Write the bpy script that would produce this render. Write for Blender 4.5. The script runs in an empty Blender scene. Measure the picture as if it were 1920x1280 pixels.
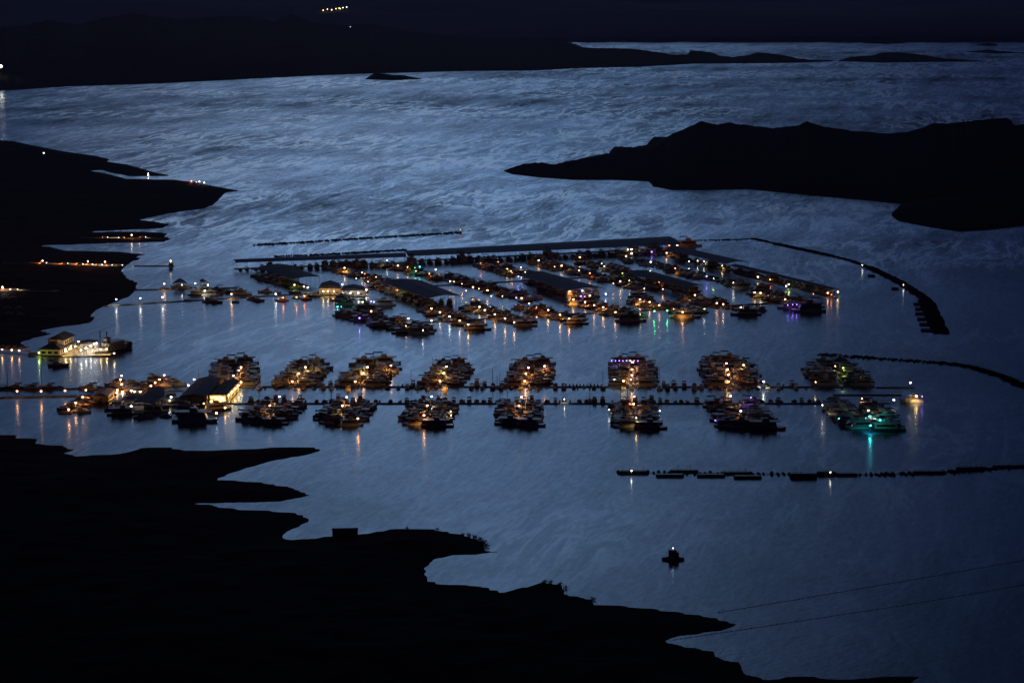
import bpy, math, random
import numpy as np
from mathutils import Vector, noise as mnoise
random.seed(7)
R = math.radians
C = bpy.context.scene.collection
SC = bpy.context.scene
# ------------------------------------------------------------ camera
CAM_H, F, HOR = 270.0, 5333.0, -150.0
TH = math.atan((640-HOR)/F)
cam = bpy.data.objects.new('camera', bpy.data.cameras.new('camera'))
cam.data.lens = 100; cam.data.sensor_width = 36; cam.data.clip_start = 1; cam.data.clip_end = 90000
cam.location = (0, 0, CAM_H); cam.rotation_euler = (math.pi/2-TH, 0, 0)
C.objects.link(cam); SC.camera = cam
def ray(px, py):
    dx, dy = (px-960)/F, -(py-640)/F
    return Vector((dx, math.cos(TH)+dy*math.sin(TH), -math.sin(TH)+dy*math.cos(TH)))
def P(px, py, z=0.0):
    d = ray(px, py); t = (z-CAM_H)/d.z
    return Vector((d.x*t, d.y*t, z))
# ------------------------------------------------------------ render, world, sun
SC.view_settings.view_transform = 'Standard'; SC.view_settings.look = 'None'
SC.view_settings.exposure = 0.0; SC.view_settings.gamma = 1.0; SC.view_settings.use_curve_mapping = False
SC.render.engine = 'CYCLES'
SC.cycles.use_denoising = True
SC.cycles.max_bounces = 5; SC.cycles.glossy_bounces = 3; SC.cycles.diffuse_bounces = 2; SC.cycles.transmission_bounces = 2
SC.cycles.sample_clamp_indirect = 6.0; SC.cycles.sample_clamp_direct = 40.0
SC.cycles.use_light_tree = True
SC.cycles.volume_bounces = 0
w = bpy.data.worlds.new('World'); SC.world = w; w.use_nodes = True
nt = w.node_tree; N = nt.nodes; L = nt.links
bg = N['Background']
SUN_EL, SUN_AZ = 1.5, -5.0                       # just after sunset, ahead of the camera
sky = N.new('ShaderNodeTexSky'); sky.sky_type = 'NISHITA'; sky.sun_disc = False
sky.sun_elevation = R(SUN_EL); sky.sun_rotation = R(SUN_AZ); sky.altitude = 400; sky.air_density = 1; sky.dust_density = .2; sky.ozone_density = 6
tint = N.new('ShaderNodeMix'); tint.data_type = 'RGBA'; tint.blend_type = 'MULTIPLY'; tint.inputs[0].default_value = 1
L.new(sky.outputs[0], tint.inputs[6]); tint.inputs[7].default_value = (.06, .14, .5, 1)
# twilight glow ahead: brighter low sky in the direction of the sunset, broken by thin cloud
tc = N.new('ShaderNodeTexCoord'); sep = N.new('ShaderNodeSeparateXYZ'); L.new(tc.outputs['Generated'], sep.inputs[0])
def M(op, a, b=None, c=None, tree=None, clamp=False):
    n = (tree or nt).nodes.new('ShaderNodeMath'); n.operation = op; n.use_clamp = clamp
    for i, v in enumerate((a, b, c)):
        if v is None: continue
        if isinstance(v, (int, float)): n.inputs[i].default_value = v
        else: (tree or nt).links.new(v, n.inputs[i])
    return n.outputs[0]
az = M('ARCTAN2', sep.outputs[0], sep.outputs[1])           # radians, 0 = camera heading
el = M('ARCSINE', sep.outputs[2])
GA, GS, GE, GES = R(-2.4), R(4.8), R(13), R(7.5)
a2 = M('POWER', M('ABSOLUTE', M('DIVIDE', M('SUBTRACT', az, GA), GS)), 2)
e2 = M('POWER', M('ABSOLUTE', M('DIVIDE', M('SUBTRACT', el, GE), GES)), 2)
glow = M('EXPONENT', M('MULTIPLY', M('ADD', a2, e2), -.5))
wide = M('EXPONENT', M('MULTIPLY', M('ADD', M('MULTIPLY', a2, .12), M('MULTIPLY', e2, .7)), -.5))
cn = N.new('ShaderNodeTexNoise'); cn.inputs['Scale'].default_value = 5; cn.inputs['Detail'].default_value = 4
mp = N.new('ShaderNodeMapping'); mp.inputs['Scale'].default_value = (1, 1, 5); L.new(tc.outputs['Generated'], mp.inputs[0]); L.new(mp.outputs[0], cn.inputs[0])
cl = M('MULTIPLY_ADD', cn.outputs[0], 1.3, .35)
gsum = M('MULTIPLY', M('MULTIPLY', glow, .72), cl)
wsum = M('MULTIPLY', M('MULTIPLY', wide, .10), cl)
gcol = N.new('ShaderNodeMix'); gcol.data_type = 'RGBA'; gcol.blend_type = 'MULTIPLY'; gcol.inputs[0].default_value = 1
L.new(gsum, gcol.inputs[6]); gcol.inputs[7].default_value = (.405, .655, 1, 1)
wcol = N.new('ShaderNodeMix'); wcol.data_type = 'RGBA'; wcol.blend_type = 'MULTIPLY'; wcol.inputs[0].default_value = 1
L.new(wsum, wcol.inputs[6]); wcol.inputs[7].default_value = (.20, .37, 1, 1)
SKY = .02
HAZE = 2.2e-5
sc_ = N.new('ShaderNodeMix'); sc_.data_type = 'RGBA'; sc_.blend_type = 'MULTIPLY'; sc_.inputs[0].default_value = 1
L.new(tint.outputs[2], sc_.inputs[6]); sc_.inputs[7].default_value = (SKY, SKY, SKY, 1)
add = N.new('ShaderNodeMix'); add.data_type = 'RGBA'; add.blend_type = 'ADD'; add.inputs[0].default_value = 1
L.new(sc_.outputs[2], add.inputs[6]); L.new(gcol.outputs[2], add.inputs[7])
add2 = N.new('ShaderNodeMix'); add2.data_type = 'RGBA'; add2.blend_type = 'ADD'; add2.inputs[0].default_value = 1
L.new(add.outputs[2], add2.inputs[6]); L.new(wcol.outputs[2], add2.inputs[7]); L.new(add2.outputs[2], bg.inputs[0]); bg.inputs[1].default_value = 1.0
sun = bpy.data.objects.new('sun', bpy.data.lights.new('sun', 'SUN'))
sun.data.energy = .004; sun.data.angle = R(10); sun.data.color = (1, .9, .8)
sun.rotation_euler = (R(90-SUN_EL), 0, R(180-SUN_AZ)); C.objects.link(sun)

# ------------------------------------------------------------ helpers
def tag(o, label=None, cat=None, group=None, kind=None):
    if label: o['label'] = label
    if cat: o['category'] = cat
    if group: o['group'] = group
    if kind: o['kind'] = kind
    return o
def empty(name, loc=(0, 0, 0), rz=0):
    o = bpy.data.objects.new(name, None); o.location = loc; o.rotation_euler = (0, 0, rz); C.objects.link(o); return o
class MB:
    def __init__(s): s.v = []; s.f = []
    def quad(s, *p):
        n = len(s.v); s.v += [tuple(q) for q in p]; s.f.append(tuple(range(n, n+len(p)))); return s
    def hexa(s, b, t):           # bottom 4, top 4 (same winding)
        n = len(s.v); s.v += [tuple(q) for q in b]+[tuple(q) for q in t]
        s.f += [(n+3, n+2, n+1, n), (n+4, n+5, n+6, n+7)]+[(n+i, n+(i+1) % 4, n+4+(i+1) % 4, n+4+i) for i in range(4)]; return s
    def box(s, x0, x1, y0, y1, z0, z1, tx0=0, tx1=0, ty=0):
        return s.hexa([(x0, y0, z0), (x1, y0, z0), (x1, y1, z0), (x0, y1, z0)],
                      [(x0+tx0, y0+ty, z1), (x1-tx1, y0+ty, z1), (x1-tx1, y1-ty, z1), (x0+tx0, y1-ty, z1)])
    def bar(s, a, b, r, n=5, r2=None):
        a, b = Vector(a), Vector(b); d = (b-a).normalized(); u = d.orthogonal().normalized(); v = d.cross(u); k = len(s.v); r2 = r if r2 is None else r2
        for p, q in ((a, r), (b, r2)):
            for i in range(n):
                t = 2*math.pi*i/n; s.v.append(tuple(p+u*math.cos(t)*q+v*math.sin(t)*q))
        s.f += [(k+i, k+(i+1) % n, k+n+(i+1) % n, k+n+i) for i in range(n)]
        s.f += [tuple(k+i for i in range(n))[::-1], tuple(k+n+i for i in range(n))]; return s
    def ball(s, c, r, n=8, m=5, sz=1):
        k = len(s.v)
        for j in range(1, m):
            for i in range(n):
                a, b = 2*math.pi*i/n, math.pi*j/m
                s.v.append((c[0]+r*math.sin(b)*math.cos(a), c[1]+r*math.sin(b)*math.sin(a), c[2]+r*sz*math.cos(b)))
        s.v += [(c[0], c[1], c[2]+r*sz), (c[0], c[1], c[2]-r*sz)]; T = k+(m-1)*n
        for j in range(m-2):
            for i in range(n): s.f.append((k+j*n+i, k+(j+1)*n+i, k+(j+1)*n+(i+1) % n, k+j*n+(i+1) % n))
        for i in range(n):
            s.f.append((T, k+i, k+(i+1) % n)); s.f.append((T+1, k+(m-2)*n+(i+1) % n, k+(m-2)*n+i))
        return s
    def loft(s, rings, cap=True, closed=False):
        k = len(s.v); n = len(rings[0])
        for r in rings: s.v += [tuple(p) for p in r]
        for j in range(len(rings)-1):
            for i in range(n if closed else n-1):
                a, b = k+j*n+i, k+j*n+(i+1) % n; s.f.append((a, b, b+n, a+n))
        if cap: s.f.append(tuple(k+i for i in range(n))[::-1]); s.f.append(tuple(k+(len(rings)-1)*n+i for i in range(n)))
        return s
    def mesh(s, name, mat):
        me = bpy.data.meshes.new(name); me.from_pydata(s.v, [], s.f); me.update()
        if mat: me.materials.append(mat)
        return me
    def build(s, name, mat, parent=None, loc=None):
        o = bpy.data.objects.new(name, s.mesh(name, mat)); C.objects.link(o)
        if parent: o.parent = parent
        if loc: o.location = loc
        return o
def copy_tree(o, skip=()):
    c = o.copy(); C.objects.link(c)
    for ch in o.children:
        if ch.name.split('.')[0] in skip: continue
        d = ch.copy(); C.objects.link(d); d.parent = c
        for g in ch.children:
            e = g.copy(); C.objects.link(e); e.parent = d
    return c
def mat(name, col, rough=.6, metal=0, var=.25, scale=.5, bump=0):
    m = bpy.data.materials.new(name); m.use_nodes = True; t = m.node_tree; b = t.nodes['Principled BSDF']
    if rough > .9: b.inputs['Specular IOR Level'].default_value = .05
    b.inputs['Roughness'].default_value = rough; b.inputs['Metallic'].default_value = metal
    n = t.nodes.new('ShaderNodeTexNoise'); n.inputs['Scale'].default_value = scale; n.inputs['Detail'].default_value = 5
    co = t.nodes.new('ShaderNodeTexCoord'); t.links.new(co.outputs['Object'], n.inputs[0])
    r = t.nodes.new('ShaderNodeValToRGB'); r.color_ramp.elements[0].position = .3; r.color_ramp.elements[1].position = .7
    r.color_ramp.elements[0].color = (*[c*(1-var) for c in col], 1); r.color_ramp.elements[1].color = (*[min(1, c*(1+var)) for c in col], 1)
    t.links.new(n.outputs[0], r.inputs[0]); t.links.new(r.outputs[0], b.inputs['Base Color'])
    if bump:
        bp = t.nodes.new('ShaderNodeBump'); bp.inputs['Distance'].default_value = bump; t.links.new(n.outputs[0], bp.inputs['Height']); t.links.new(bp.outputs[0], b.inputs['Normal'])
    return m
def emit(name, col, s):
    m = bpy.data.materials.new(name); m.use_nodes = True; b = m.node_tree.nodes['Principled BSDF']
    b.inputs['Base Color'].default_value = (*col, 1); b.inputs['Emission Color'].default_value = (*col, 1); b.inputs['Emission Strength'].default_value = s
    m.cycles.emission_sampling = 'NONE'
    return m
ORD = 'first second third fourth fifth sixth seventh eighth ninth tenth eleventh twelfth thirteenth fourteenth fifteenth sixteenth seventeenth eighteenth nineteenth twentieth'.split()
def od(i):
    if i < 20: return ORD[i]
    t = {2: 'twenty', 3: 'thirty', 4: 'forty', 5: 'fifty', 6: 'sixty'}[(i+1)//10]
    return t+'-'+ORD[(i+1) % 10-1] if (i+1) % 10 else t[:-1]+'ieth'

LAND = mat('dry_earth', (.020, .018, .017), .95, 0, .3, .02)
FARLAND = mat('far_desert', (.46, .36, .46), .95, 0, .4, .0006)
WHITE = mat('white_gelcoat', (.55, .53, .48), .35, 0, .12)
CREAM = mat('cream_gelcoat', (.5, .42, .3), .4, 0, .12)
GREYM = mat('grey_paint', (.2, .2, .21), .5)
NAVY = mat('navy_canvas', (.02, .03, .07), .8)
TAN = mat('tan_canvas', (.3, .22, .13), .85)
MAROON = mat('maroon_canvas', (.13, .025, .02), .8)
BLACKC = mat('black_canvas', (.02, .02, .022), .85)
GLASS = mat('dark_glass', (.012, .014, .018), .12)
ROOFM = mat('painted_metal_roof', (.46, .38, .46), .7, 0, .2, .15)
ROOFD = mat('dark_metal_roof', (.19, .16, .2), .7, 0, .2, .15)
DECK = mat('dock_planks', (.16, .12, .085), .8, 0, .3, .8)
CONC = mat('concrete_walkway', (.3, .28, .25), .85, 0, .2, .5)
STEEL = mat('galvanised_steel', (.2, .2, .2), .45, .6)
RUBBER = mat('black_rubber', (.015, .015, .015), .8)
HULLD = mat('dark_hull_paint', (.03, .03, .04), .35)
WALL = mat('cream_wall_boards', (.55, .45, .3), .7, 0, .15, .6)
WALLD = mat('brown_wall_boards', (.14, .09, .06), .7, 0, .2, .6)
RED = mat('red_paint', (.25, .02, .015), .5)

# ------------------------------------------------------------ water
def water_material():
    m = bpy.data.materials.new('lake_water'); m.use_nodes = True; t = m.node_tree; n_, l_ = t.nodes, t.links
    n_.remove(n_['Principled BSDF']); g = n_.new('ShaderNodeNewGeometry')
    def noise(scale, detail=4, src=None, stretch=1, rot=0, rough=.55):
        """stretch > 1: features drawn out along the direction rot"""
        m1 = n_.new('ShaderNodeMapping'); m1.inputs['Rotation'].default_value = (0, 0, -rot); l_.new(src or g.outputs['Position'], m1.inputs[0])
        m2 = n_.new('ShaderNodeMapping'); m2.inputs['Scale'].default_value = (scale/stretch, scale, scale); l_.new(m1.outputs[0], m2.inputs[0])
        q = n_.new('ShaderNodeTexNoise'); q.inputs['Scale'].default_value = 1; q.inputs['Detail'].default_value = detail; q.inputs['Roughness'].default_value = rough
        l_.new(m2.outputs[0], q.inputs[0]); return q
    def m_(*a, **k): return M(*a, tree=t, **k)
    def rng(v, a, b, c=0, d=1):
        r = n_.new('ShaderNodeMapRange'); l_.new(v, r.inputs[0])
        for i, x in enumerate((a, b, c, d)): r.inputs[i+1].default_value = x
        return r.outputs[0]
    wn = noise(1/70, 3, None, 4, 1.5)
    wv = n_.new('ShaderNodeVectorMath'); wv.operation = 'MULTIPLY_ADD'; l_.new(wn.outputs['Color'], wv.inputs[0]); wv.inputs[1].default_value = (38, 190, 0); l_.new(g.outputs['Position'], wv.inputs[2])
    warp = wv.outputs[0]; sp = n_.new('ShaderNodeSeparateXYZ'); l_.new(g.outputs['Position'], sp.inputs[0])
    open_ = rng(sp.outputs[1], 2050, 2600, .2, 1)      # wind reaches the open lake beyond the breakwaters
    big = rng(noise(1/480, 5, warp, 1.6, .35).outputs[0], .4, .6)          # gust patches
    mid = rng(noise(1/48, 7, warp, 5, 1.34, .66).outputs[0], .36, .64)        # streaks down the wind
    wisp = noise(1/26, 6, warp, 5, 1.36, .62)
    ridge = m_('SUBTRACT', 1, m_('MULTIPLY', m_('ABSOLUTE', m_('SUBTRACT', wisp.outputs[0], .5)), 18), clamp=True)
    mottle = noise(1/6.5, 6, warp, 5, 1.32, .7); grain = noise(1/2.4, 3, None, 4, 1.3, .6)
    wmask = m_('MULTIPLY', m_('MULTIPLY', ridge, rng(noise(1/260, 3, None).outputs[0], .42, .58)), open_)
    # reflection brightness painted by noise: wind lines and wisps brighter, gust patches darker
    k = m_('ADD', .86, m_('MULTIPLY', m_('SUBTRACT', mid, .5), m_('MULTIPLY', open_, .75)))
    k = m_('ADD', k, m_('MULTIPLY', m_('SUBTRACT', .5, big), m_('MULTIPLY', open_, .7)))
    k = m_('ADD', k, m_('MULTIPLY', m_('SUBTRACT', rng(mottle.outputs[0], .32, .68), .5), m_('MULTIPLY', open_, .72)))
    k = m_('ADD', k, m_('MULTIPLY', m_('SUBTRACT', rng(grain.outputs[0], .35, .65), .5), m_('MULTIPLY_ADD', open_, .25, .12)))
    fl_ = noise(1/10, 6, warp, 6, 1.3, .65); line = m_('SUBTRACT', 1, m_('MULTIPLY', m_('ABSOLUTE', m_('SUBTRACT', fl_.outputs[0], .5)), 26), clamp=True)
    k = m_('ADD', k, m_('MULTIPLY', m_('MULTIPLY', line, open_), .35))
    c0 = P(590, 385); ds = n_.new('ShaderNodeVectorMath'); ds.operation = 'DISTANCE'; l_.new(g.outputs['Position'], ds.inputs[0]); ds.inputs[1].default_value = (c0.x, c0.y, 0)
    bright_patch = m_('MULTIPLY', rng(ds.outputs['Value'], 40, 330, 1, 0), rng(noise(1/20, 7, warp, 5, 1.36, .7).outputs[0], .54, .60))
    k = m_('ADD', k, m_('MULTIPLY', bright_patch, .7))  # pale reflection patch painted in at a fixed spot on the lake
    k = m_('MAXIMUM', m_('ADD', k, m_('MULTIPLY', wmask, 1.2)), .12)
    k = m_('MULTIPLY', k, rng(sp.outputs[1], 2400, 3700, 1.2, .78))      # reflections painted dimmer towards the far reach
    fr = n_.new('ShaderNodeFresnel'); fr.inputs[0].default_value = 1.333
    gl = n_.new('ShaderNodeBsdfGlossy'); gl.distribution = 'MULTI_GGX'; df = n_.new('ShaderNodeBsdfDiffuse'); df.inputs[0].default_value = (.006, .012, .035, 1)
    l_.new(m_('ADD', .18, m_('MULTIPLY', big, .06)), gl.inputs['Roughness'])
    cm = n_.new('ShaderNodeMix'); cm.data_type = 'RGBA'; cm.inputs[0].default_value = 0; l_.new(wmask, cm.inputs[0]); cm.inputs[6].default_value = (.80, .90, 1, 1); cm.inputs[7].default_value = (1, 1, .95, 1); l_.new(cm.outputs[2], gl.inputs[0])  # reflection tint painted warmer and brighter along the wisps
    r1 = noise(1/2.4, 3, None, 1.8, .5); r2 = noise(1/11, 3, None, 2, .6)
    bp = n_.new('ShaderNodeBump'); bp.inputs['Strength'].default_value = 1; bp.inputs['Distance'].default_value = 1.0
    l_.new(m_('ADD', m_('MULTIPLY', r1.outputs[0], .12), m_('MULTIPLY', r2.outputs[0], .10)), bp.inputs['Height'])
    l_.new(bp.outputs[0], gl.inputs['Normal'])
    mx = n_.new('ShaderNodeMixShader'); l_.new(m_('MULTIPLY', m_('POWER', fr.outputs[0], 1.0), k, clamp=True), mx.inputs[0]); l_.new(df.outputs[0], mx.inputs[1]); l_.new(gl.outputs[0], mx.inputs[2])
    l_.new(mx.outputs[0], n_['Material Output'].inputs[0])
    return m
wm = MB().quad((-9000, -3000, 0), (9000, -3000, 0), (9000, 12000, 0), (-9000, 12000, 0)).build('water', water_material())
tag(wm, 'dark blue lake surface streaked by wind', kind='structure')
bed = MB().quad((-9500, -3200, -12), (9500, -3200, -12), (9500, 12500, -12), (-9500, 12500, -12)).build('ground', LAND)
tag(bed, 'lake bed beneath the water', kind='structure')

# ------------------------------------------------------------ terrain
def fbm(x, y, s, o=4):
    return mnoise.fractal(Vector((x*s, y*s, 3.1)), 1.0, 2.0, o)
def shore_terrain(name, pts, cell, label, slope=.07, cap=14, jag=3.0):
    poly = np.array([[p.x, p.y] for p in (P(*q) if len(q) == 2 else Vector(q[:2]) for q in pts)])
    x0, y0 = poly.min(0)-12; x1, y1 = poly.max(0)+12
    X = np.arange(x0, x1, cell); Y = np.arange(y0, y1, cell*1.6)
    G = np.stack(np.meshgrid(X, Y, indexing='ij'), -1).reshape(-1, 2)
    A = poly; B = np.roll(poly, -1, 0); dist = np.full(len(G), 1e9); ins = np.zeros(len(G), bool)
    for a, b in zip(A, B):
        ab = b-a; t = np.clip(((G-a)@ab)/(ab@ab+1e-9), 0, 1); dist = np.minimum(dist, np.hypot(*(G-a-t[:, None]*ab).T))
        c = (a[1] > G[:, 1]) != (b[1] > G[:, 1])
        with np.errstate(divide='ignore', invalid='ignore'):
            ins ^= c & (G[:, 0] < (b[0]-a[0])*(G[:, 1]-a[1])/(b[1]-a[1])+a[0])
    sd = np.where(ins, dist, -dist)
    near = np.array([fbm(g[0], g[1], 1/18) if s > -25 else 0 for g, s in zip(G, sd)])
    sd2 = sd+near*jag*.35
    z = np.where(sd2 > 0, np.minimum(sd2*slope, cap*(1-np.exp(-sd2*slope/cap)))+near*np.clip(sd2*.03, 0, 1.2), np.maximum(sd2*.35, -4))
    nx, ny = len(X), len(Y); V = np.column_stack([G, z]); fs = []
    keep = (sd > -14)
    for i in range(nx-1):
        for j in range(ny-1):
            q = (i*ny+j, (i+1)*ny+j, (i+1)*ny+j+1, i*ny+j+1)
            if keep[q[0]] or keep[q[1]] or keep[q[2]] or keep[q[3]]: fs.append(q)
    used = sorted({k for q in fs for k in q}); mp_ = {k: i for i, k in enumerate(used)}
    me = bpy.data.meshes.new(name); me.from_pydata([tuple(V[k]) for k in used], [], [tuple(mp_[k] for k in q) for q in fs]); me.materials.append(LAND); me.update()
    o = bpy.data.objects.new(name, me); C.objects.link(o); tag(o, label, kind='structure'); return o
LAND_A = [(0,263),(30,265),(60,272),(130,285),(180,292),(207,298),(203,303),(240,308),(285,321),(325,330),(290,331),(240,331),(205,324),(190,319),(172,320),(200,325),(240,335),(330,337),(352,340),(390,346),(420,352),(438,355),(455,358),(428,361),(418,366),(412,377),(388,391),(345,396),(300,404),(266,412),(290,415),(322,420),(308,428),(275,430),(200,433),(163,435),(230,434),(300,435),(318,438),(312,443),(325,448),(308,454),(220,456),(130,459),(78,460),(100,463),(130,470),(165,470),(235,472),(280,477),(258,480),(265,483),(255,490),(236,498),(232,506),(240,520),(264,530),(261,537),(252,549),(233,562),(198,574),(173,589),(180,597),(176,603),(151,609),(111,613),(83,619),(102,625),(74,632),(44,641),(49,648),(65,650),(50,653),(0,656),(-260,660),(-420,480),(-300,250)]
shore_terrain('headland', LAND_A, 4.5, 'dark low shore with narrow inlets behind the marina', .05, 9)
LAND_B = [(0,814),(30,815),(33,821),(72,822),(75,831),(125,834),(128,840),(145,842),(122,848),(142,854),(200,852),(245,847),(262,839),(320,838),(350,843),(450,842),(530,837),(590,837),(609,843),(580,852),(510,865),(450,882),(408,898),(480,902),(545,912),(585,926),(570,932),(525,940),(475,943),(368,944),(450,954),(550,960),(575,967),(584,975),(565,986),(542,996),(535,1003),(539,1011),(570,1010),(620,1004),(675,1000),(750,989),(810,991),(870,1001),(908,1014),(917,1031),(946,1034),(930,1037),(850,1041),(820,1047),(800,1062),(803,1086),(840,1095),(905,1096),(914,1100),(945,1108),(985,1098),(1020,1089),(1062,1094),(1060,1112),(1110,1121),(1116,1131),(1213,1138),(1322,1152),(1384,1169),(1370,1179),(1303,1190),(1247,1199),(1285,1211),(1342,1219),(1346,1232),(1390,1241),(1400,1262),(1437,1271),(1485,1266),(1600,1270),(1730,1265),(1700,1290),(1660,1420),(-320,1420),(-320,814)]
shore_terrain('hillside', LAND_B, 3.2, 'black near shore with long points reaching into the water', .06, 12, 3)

def interp(pl, x): return float(np.interp(x, [p[0] for p in pl], [p[1] for p in pl]))
def ridge(name, near, crest, depth, label, m=LAND, step=7, back=1.2, rows=9, amp=.09, jag=1.5):
    x0, x1 = near[0][0], near[-1][0]; n = max(6, int((x1-x0)/step)); rings = []
    for i in range(n+1):
        x = x0+(x1-x0)*i/n; yn = interp(near, x); yc = interp(crest, x)+(fbm(x, 7, 1/14)+.5*fbm(x, 3, 1/4))*jag
        g = P(x, yn); d = max(4, min(depth*(min(1, .12+6*min(i, n-i)/n)), .5*(P(x, min(yc, yn-.4)).y-g.y))); dist = g.y+d
        rr = ray(x, yc); t = dist/rr.y; h = max(.8, CAM_H+rr.z*t); cx = rr.x*t; ring = []
        for k in range(rows+1):
            s = k/rows; xx = g.x+(cx-g.x)*s; yy = g.y+d*s
            z = h*(s**.8)*(1-amp*2*(s*(1-s))*(1+fbm(xx, yy, 3/depth)))+h*amp*fbm(xx, yy, 9/depth)*math.sin(math.pi*s)
            ring.append((xx, yy, z-.3*(k == 0)))
        for k in range(1, 6):
            s = k/5; ring.append((cx*(1+.03*s*d/depth), dist+d*back*s, h*(1-s)**1.3-.6*(k == 5)))
        rings.append(ring)
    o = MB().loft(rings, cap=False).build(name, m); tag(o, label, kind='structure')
    for p in o.data.polygons: p.use_smooth = False
    return o
ridge('hills', [(-200,176),(0,171),(120,163),(300,157),(480,148),(600,142),(685,139),(760,137),(870,134),(1000,133),(1040,131),(1090,128),(1200,126),(1300,120),(1440,119),(1505,118),(1562,115)],
      [(-200,52),(0,50),(40,49),(90,38),(130,44),(145,46),(200,33),(250,26),(300,32),(335,36),(370,34),(420,30),(470,32),(515,40),(530,33),(545,26),(560,33),(580,42),(620,44),(660,47),(700,46),(760,60),(800,65),(870,68),(930,75),(1000,80),(1060,82),(1085,84),(1097,92),(1200,94),(1260,102),(1300,104),(1310,96),(1335,98),(1350,106),(1400,107),(1440,99),(1480,106),(1510,112),(1562,114)],
      1100, 'long dark range of hills beyond the open lake', step=6)
ridge('island', [(685,149),(735,151),(790,149)], [(685,148),(700,138),(720,138),(735,141),(755,141),(790,148)], 60, 'small dark islet before the long range of hills', step=4, amp=.03, jag=.4)
ridge('island', [(1572,115),(1650,118),(1740,117),(1850,116)], [(1572,114),(1600,107),(1640,105),(1660,100),(1680,98),(1730,103),(1770,110),(1850,115)], 200, 'low rocky island right of the end of the range', step=5, amp=.04, jag=.5)
ridge('island', [(1812,98),(1860,101),(1915,100)], [(1812,97),(1835,95),(1850,93),(1870,96),(1915,99)], 120, 'flat dark islet near the upper right corner', step=5, amp=.03, jag=.2)
ridge('island', [(1618,82),(1660,83),(1698,82)], [(1618,81),(1640,79),(1680,79),(1698,81)], 120, 'thin islet close under the far shore', step=5, amp=.03, jag=.1)
ridge('island', [(1830,85),(1850,87),(1870,86)], [(1830,84),(1845,81),(1860,82),(1870,85)], 100, 'tiny islet under the far shore by the upper right corner', step=5, amp=.03, jag=.1)
ridge('peninsula', [(945,321),(960,327),(1010,333),(1080,338),(1150,338),(1218,341),(1224,350),(1260,357),(1320,357),(1400,355),(1500,365),(1600,374),(1690,383),(1760,388),(2150,400)],
      [(945,320),(980,308),(1020,306),(1040,310),(1080,302),(1150,290),(1163,279),(1200,280),(1230,276),(1250,262),(1260,250),(1300,235),(1315,227),(1345,234),(1370,229),(1400,235),(1450,240),(1490,236),(1515,228),(1545,238),(1600,246),(1660,250),(1700,248),(1750,232),(1800,230),(1870,222),(1892,222),(1902,236),(1920,232),(2150,225)],
      330, 'black hilly peninsula coming in from the east', step=5, amp=.05)
ridge('peninsula', [(1672,405),(1685,415),(1740,426),(1800,435),(1850,432),(1920,424),(2150,410)], [(1672,402),(1685,392),(1710,383),(1760,374),(1800,366),(1920,350),(2150,330)], 160, 'rounded black point in front of the hilly peninsula', step=5, amp=.04, jag=.6)
# the far shore and the desert that climbs behind it
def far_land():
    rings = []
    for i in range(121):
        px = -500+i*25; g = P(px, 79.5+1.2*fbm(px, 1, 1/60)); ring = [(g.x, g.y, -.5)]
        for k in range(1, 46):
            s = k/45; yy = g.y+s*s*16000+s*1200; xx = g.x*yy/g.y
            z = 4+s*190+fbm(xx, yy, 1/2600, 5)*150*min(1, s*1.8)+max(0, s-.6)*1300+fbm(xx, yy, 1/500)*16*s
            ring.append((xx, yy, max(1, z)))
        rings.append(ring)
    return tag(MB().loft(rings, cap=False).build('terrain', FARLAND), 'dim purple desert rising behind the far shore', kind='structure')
far_land()

# ------------------------------------------------------------ lamps
LCOL = {'o': (1, .38, .075), 'y': (1, .62, .2), 'w': (1, .86, .66), 'b': (.62, .75, 1), 'v': (.3, .16, 1), 'c': (.05, .85, .9), 'g': (.1, 1, .25), 'r': (1, .22, .06), 't': (.05, .9, .7), 'l': (.75, 1, .2)}
LNAME = {'o': 'orange', 'y': 'yellow', 'w': 'white', 'b': 'bluish white', 'v': 'violet', 'c': 'cyan', 'g': 'green', 'r': 'red', 't': 'teal', 'l': 'lime'}
BULB = {k: emit('glowing_'+LNAME[k].replace(' ', '_')+'_glass', tuple(.18+.82*c if k in 'owyb' else c for c in v), 16 if k in 'owyb' else 12) for k, v in LCOL.items()}
_pole = {}; _bulb = {k: MB().ball((0, 0, 0), .5, 8, 6, .85).mesh('bulb', BULB[k]) for k in LCOL}
_hood = MB().bar((0, 0, .26), (0, 0, .42), .5, 8, .16).mesh('hood', STEEL)
_small = {k: MB().ball((0, 0, 0), .26, 7, 5).mesh('bulb', BULB[k]) for k in LCOL}
_lt = {}
def point(col, p, parent, z, r=.15):
    key = (col, round(p))
    if key not in _lt:
        l = bpy.data.lights.new('lamp_light', 'POINT'); l.energy = p; l.color = LCOL[col]; l.shadow_soft_size = r; _lt[key] = l
    o = bpy.data.objects.new('lamp_light', _lt[key]); C.objects.link(o); o.parent = parent; o.location = (0, 0, z); return o
def down(col, p, parent, z):            # the hood throws most of the light down in a cone
    key = ('s', col, round(p))
    if key not in _lt:
        l = bpy.data.lights.new('hood_light', 'SPOT'); l.energy = p; l.color = LCOL[col]; l.shadow_soft_size = .15; l.spot_size = R(128); l.spot_blend = .7; _lt[key] = l
    o = bpy.data.objects.new('hood_light', _lt[key]); C.objects.link(o); o.parent = parent; o.location = (0, 0, z)
PW = 1000
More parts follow.
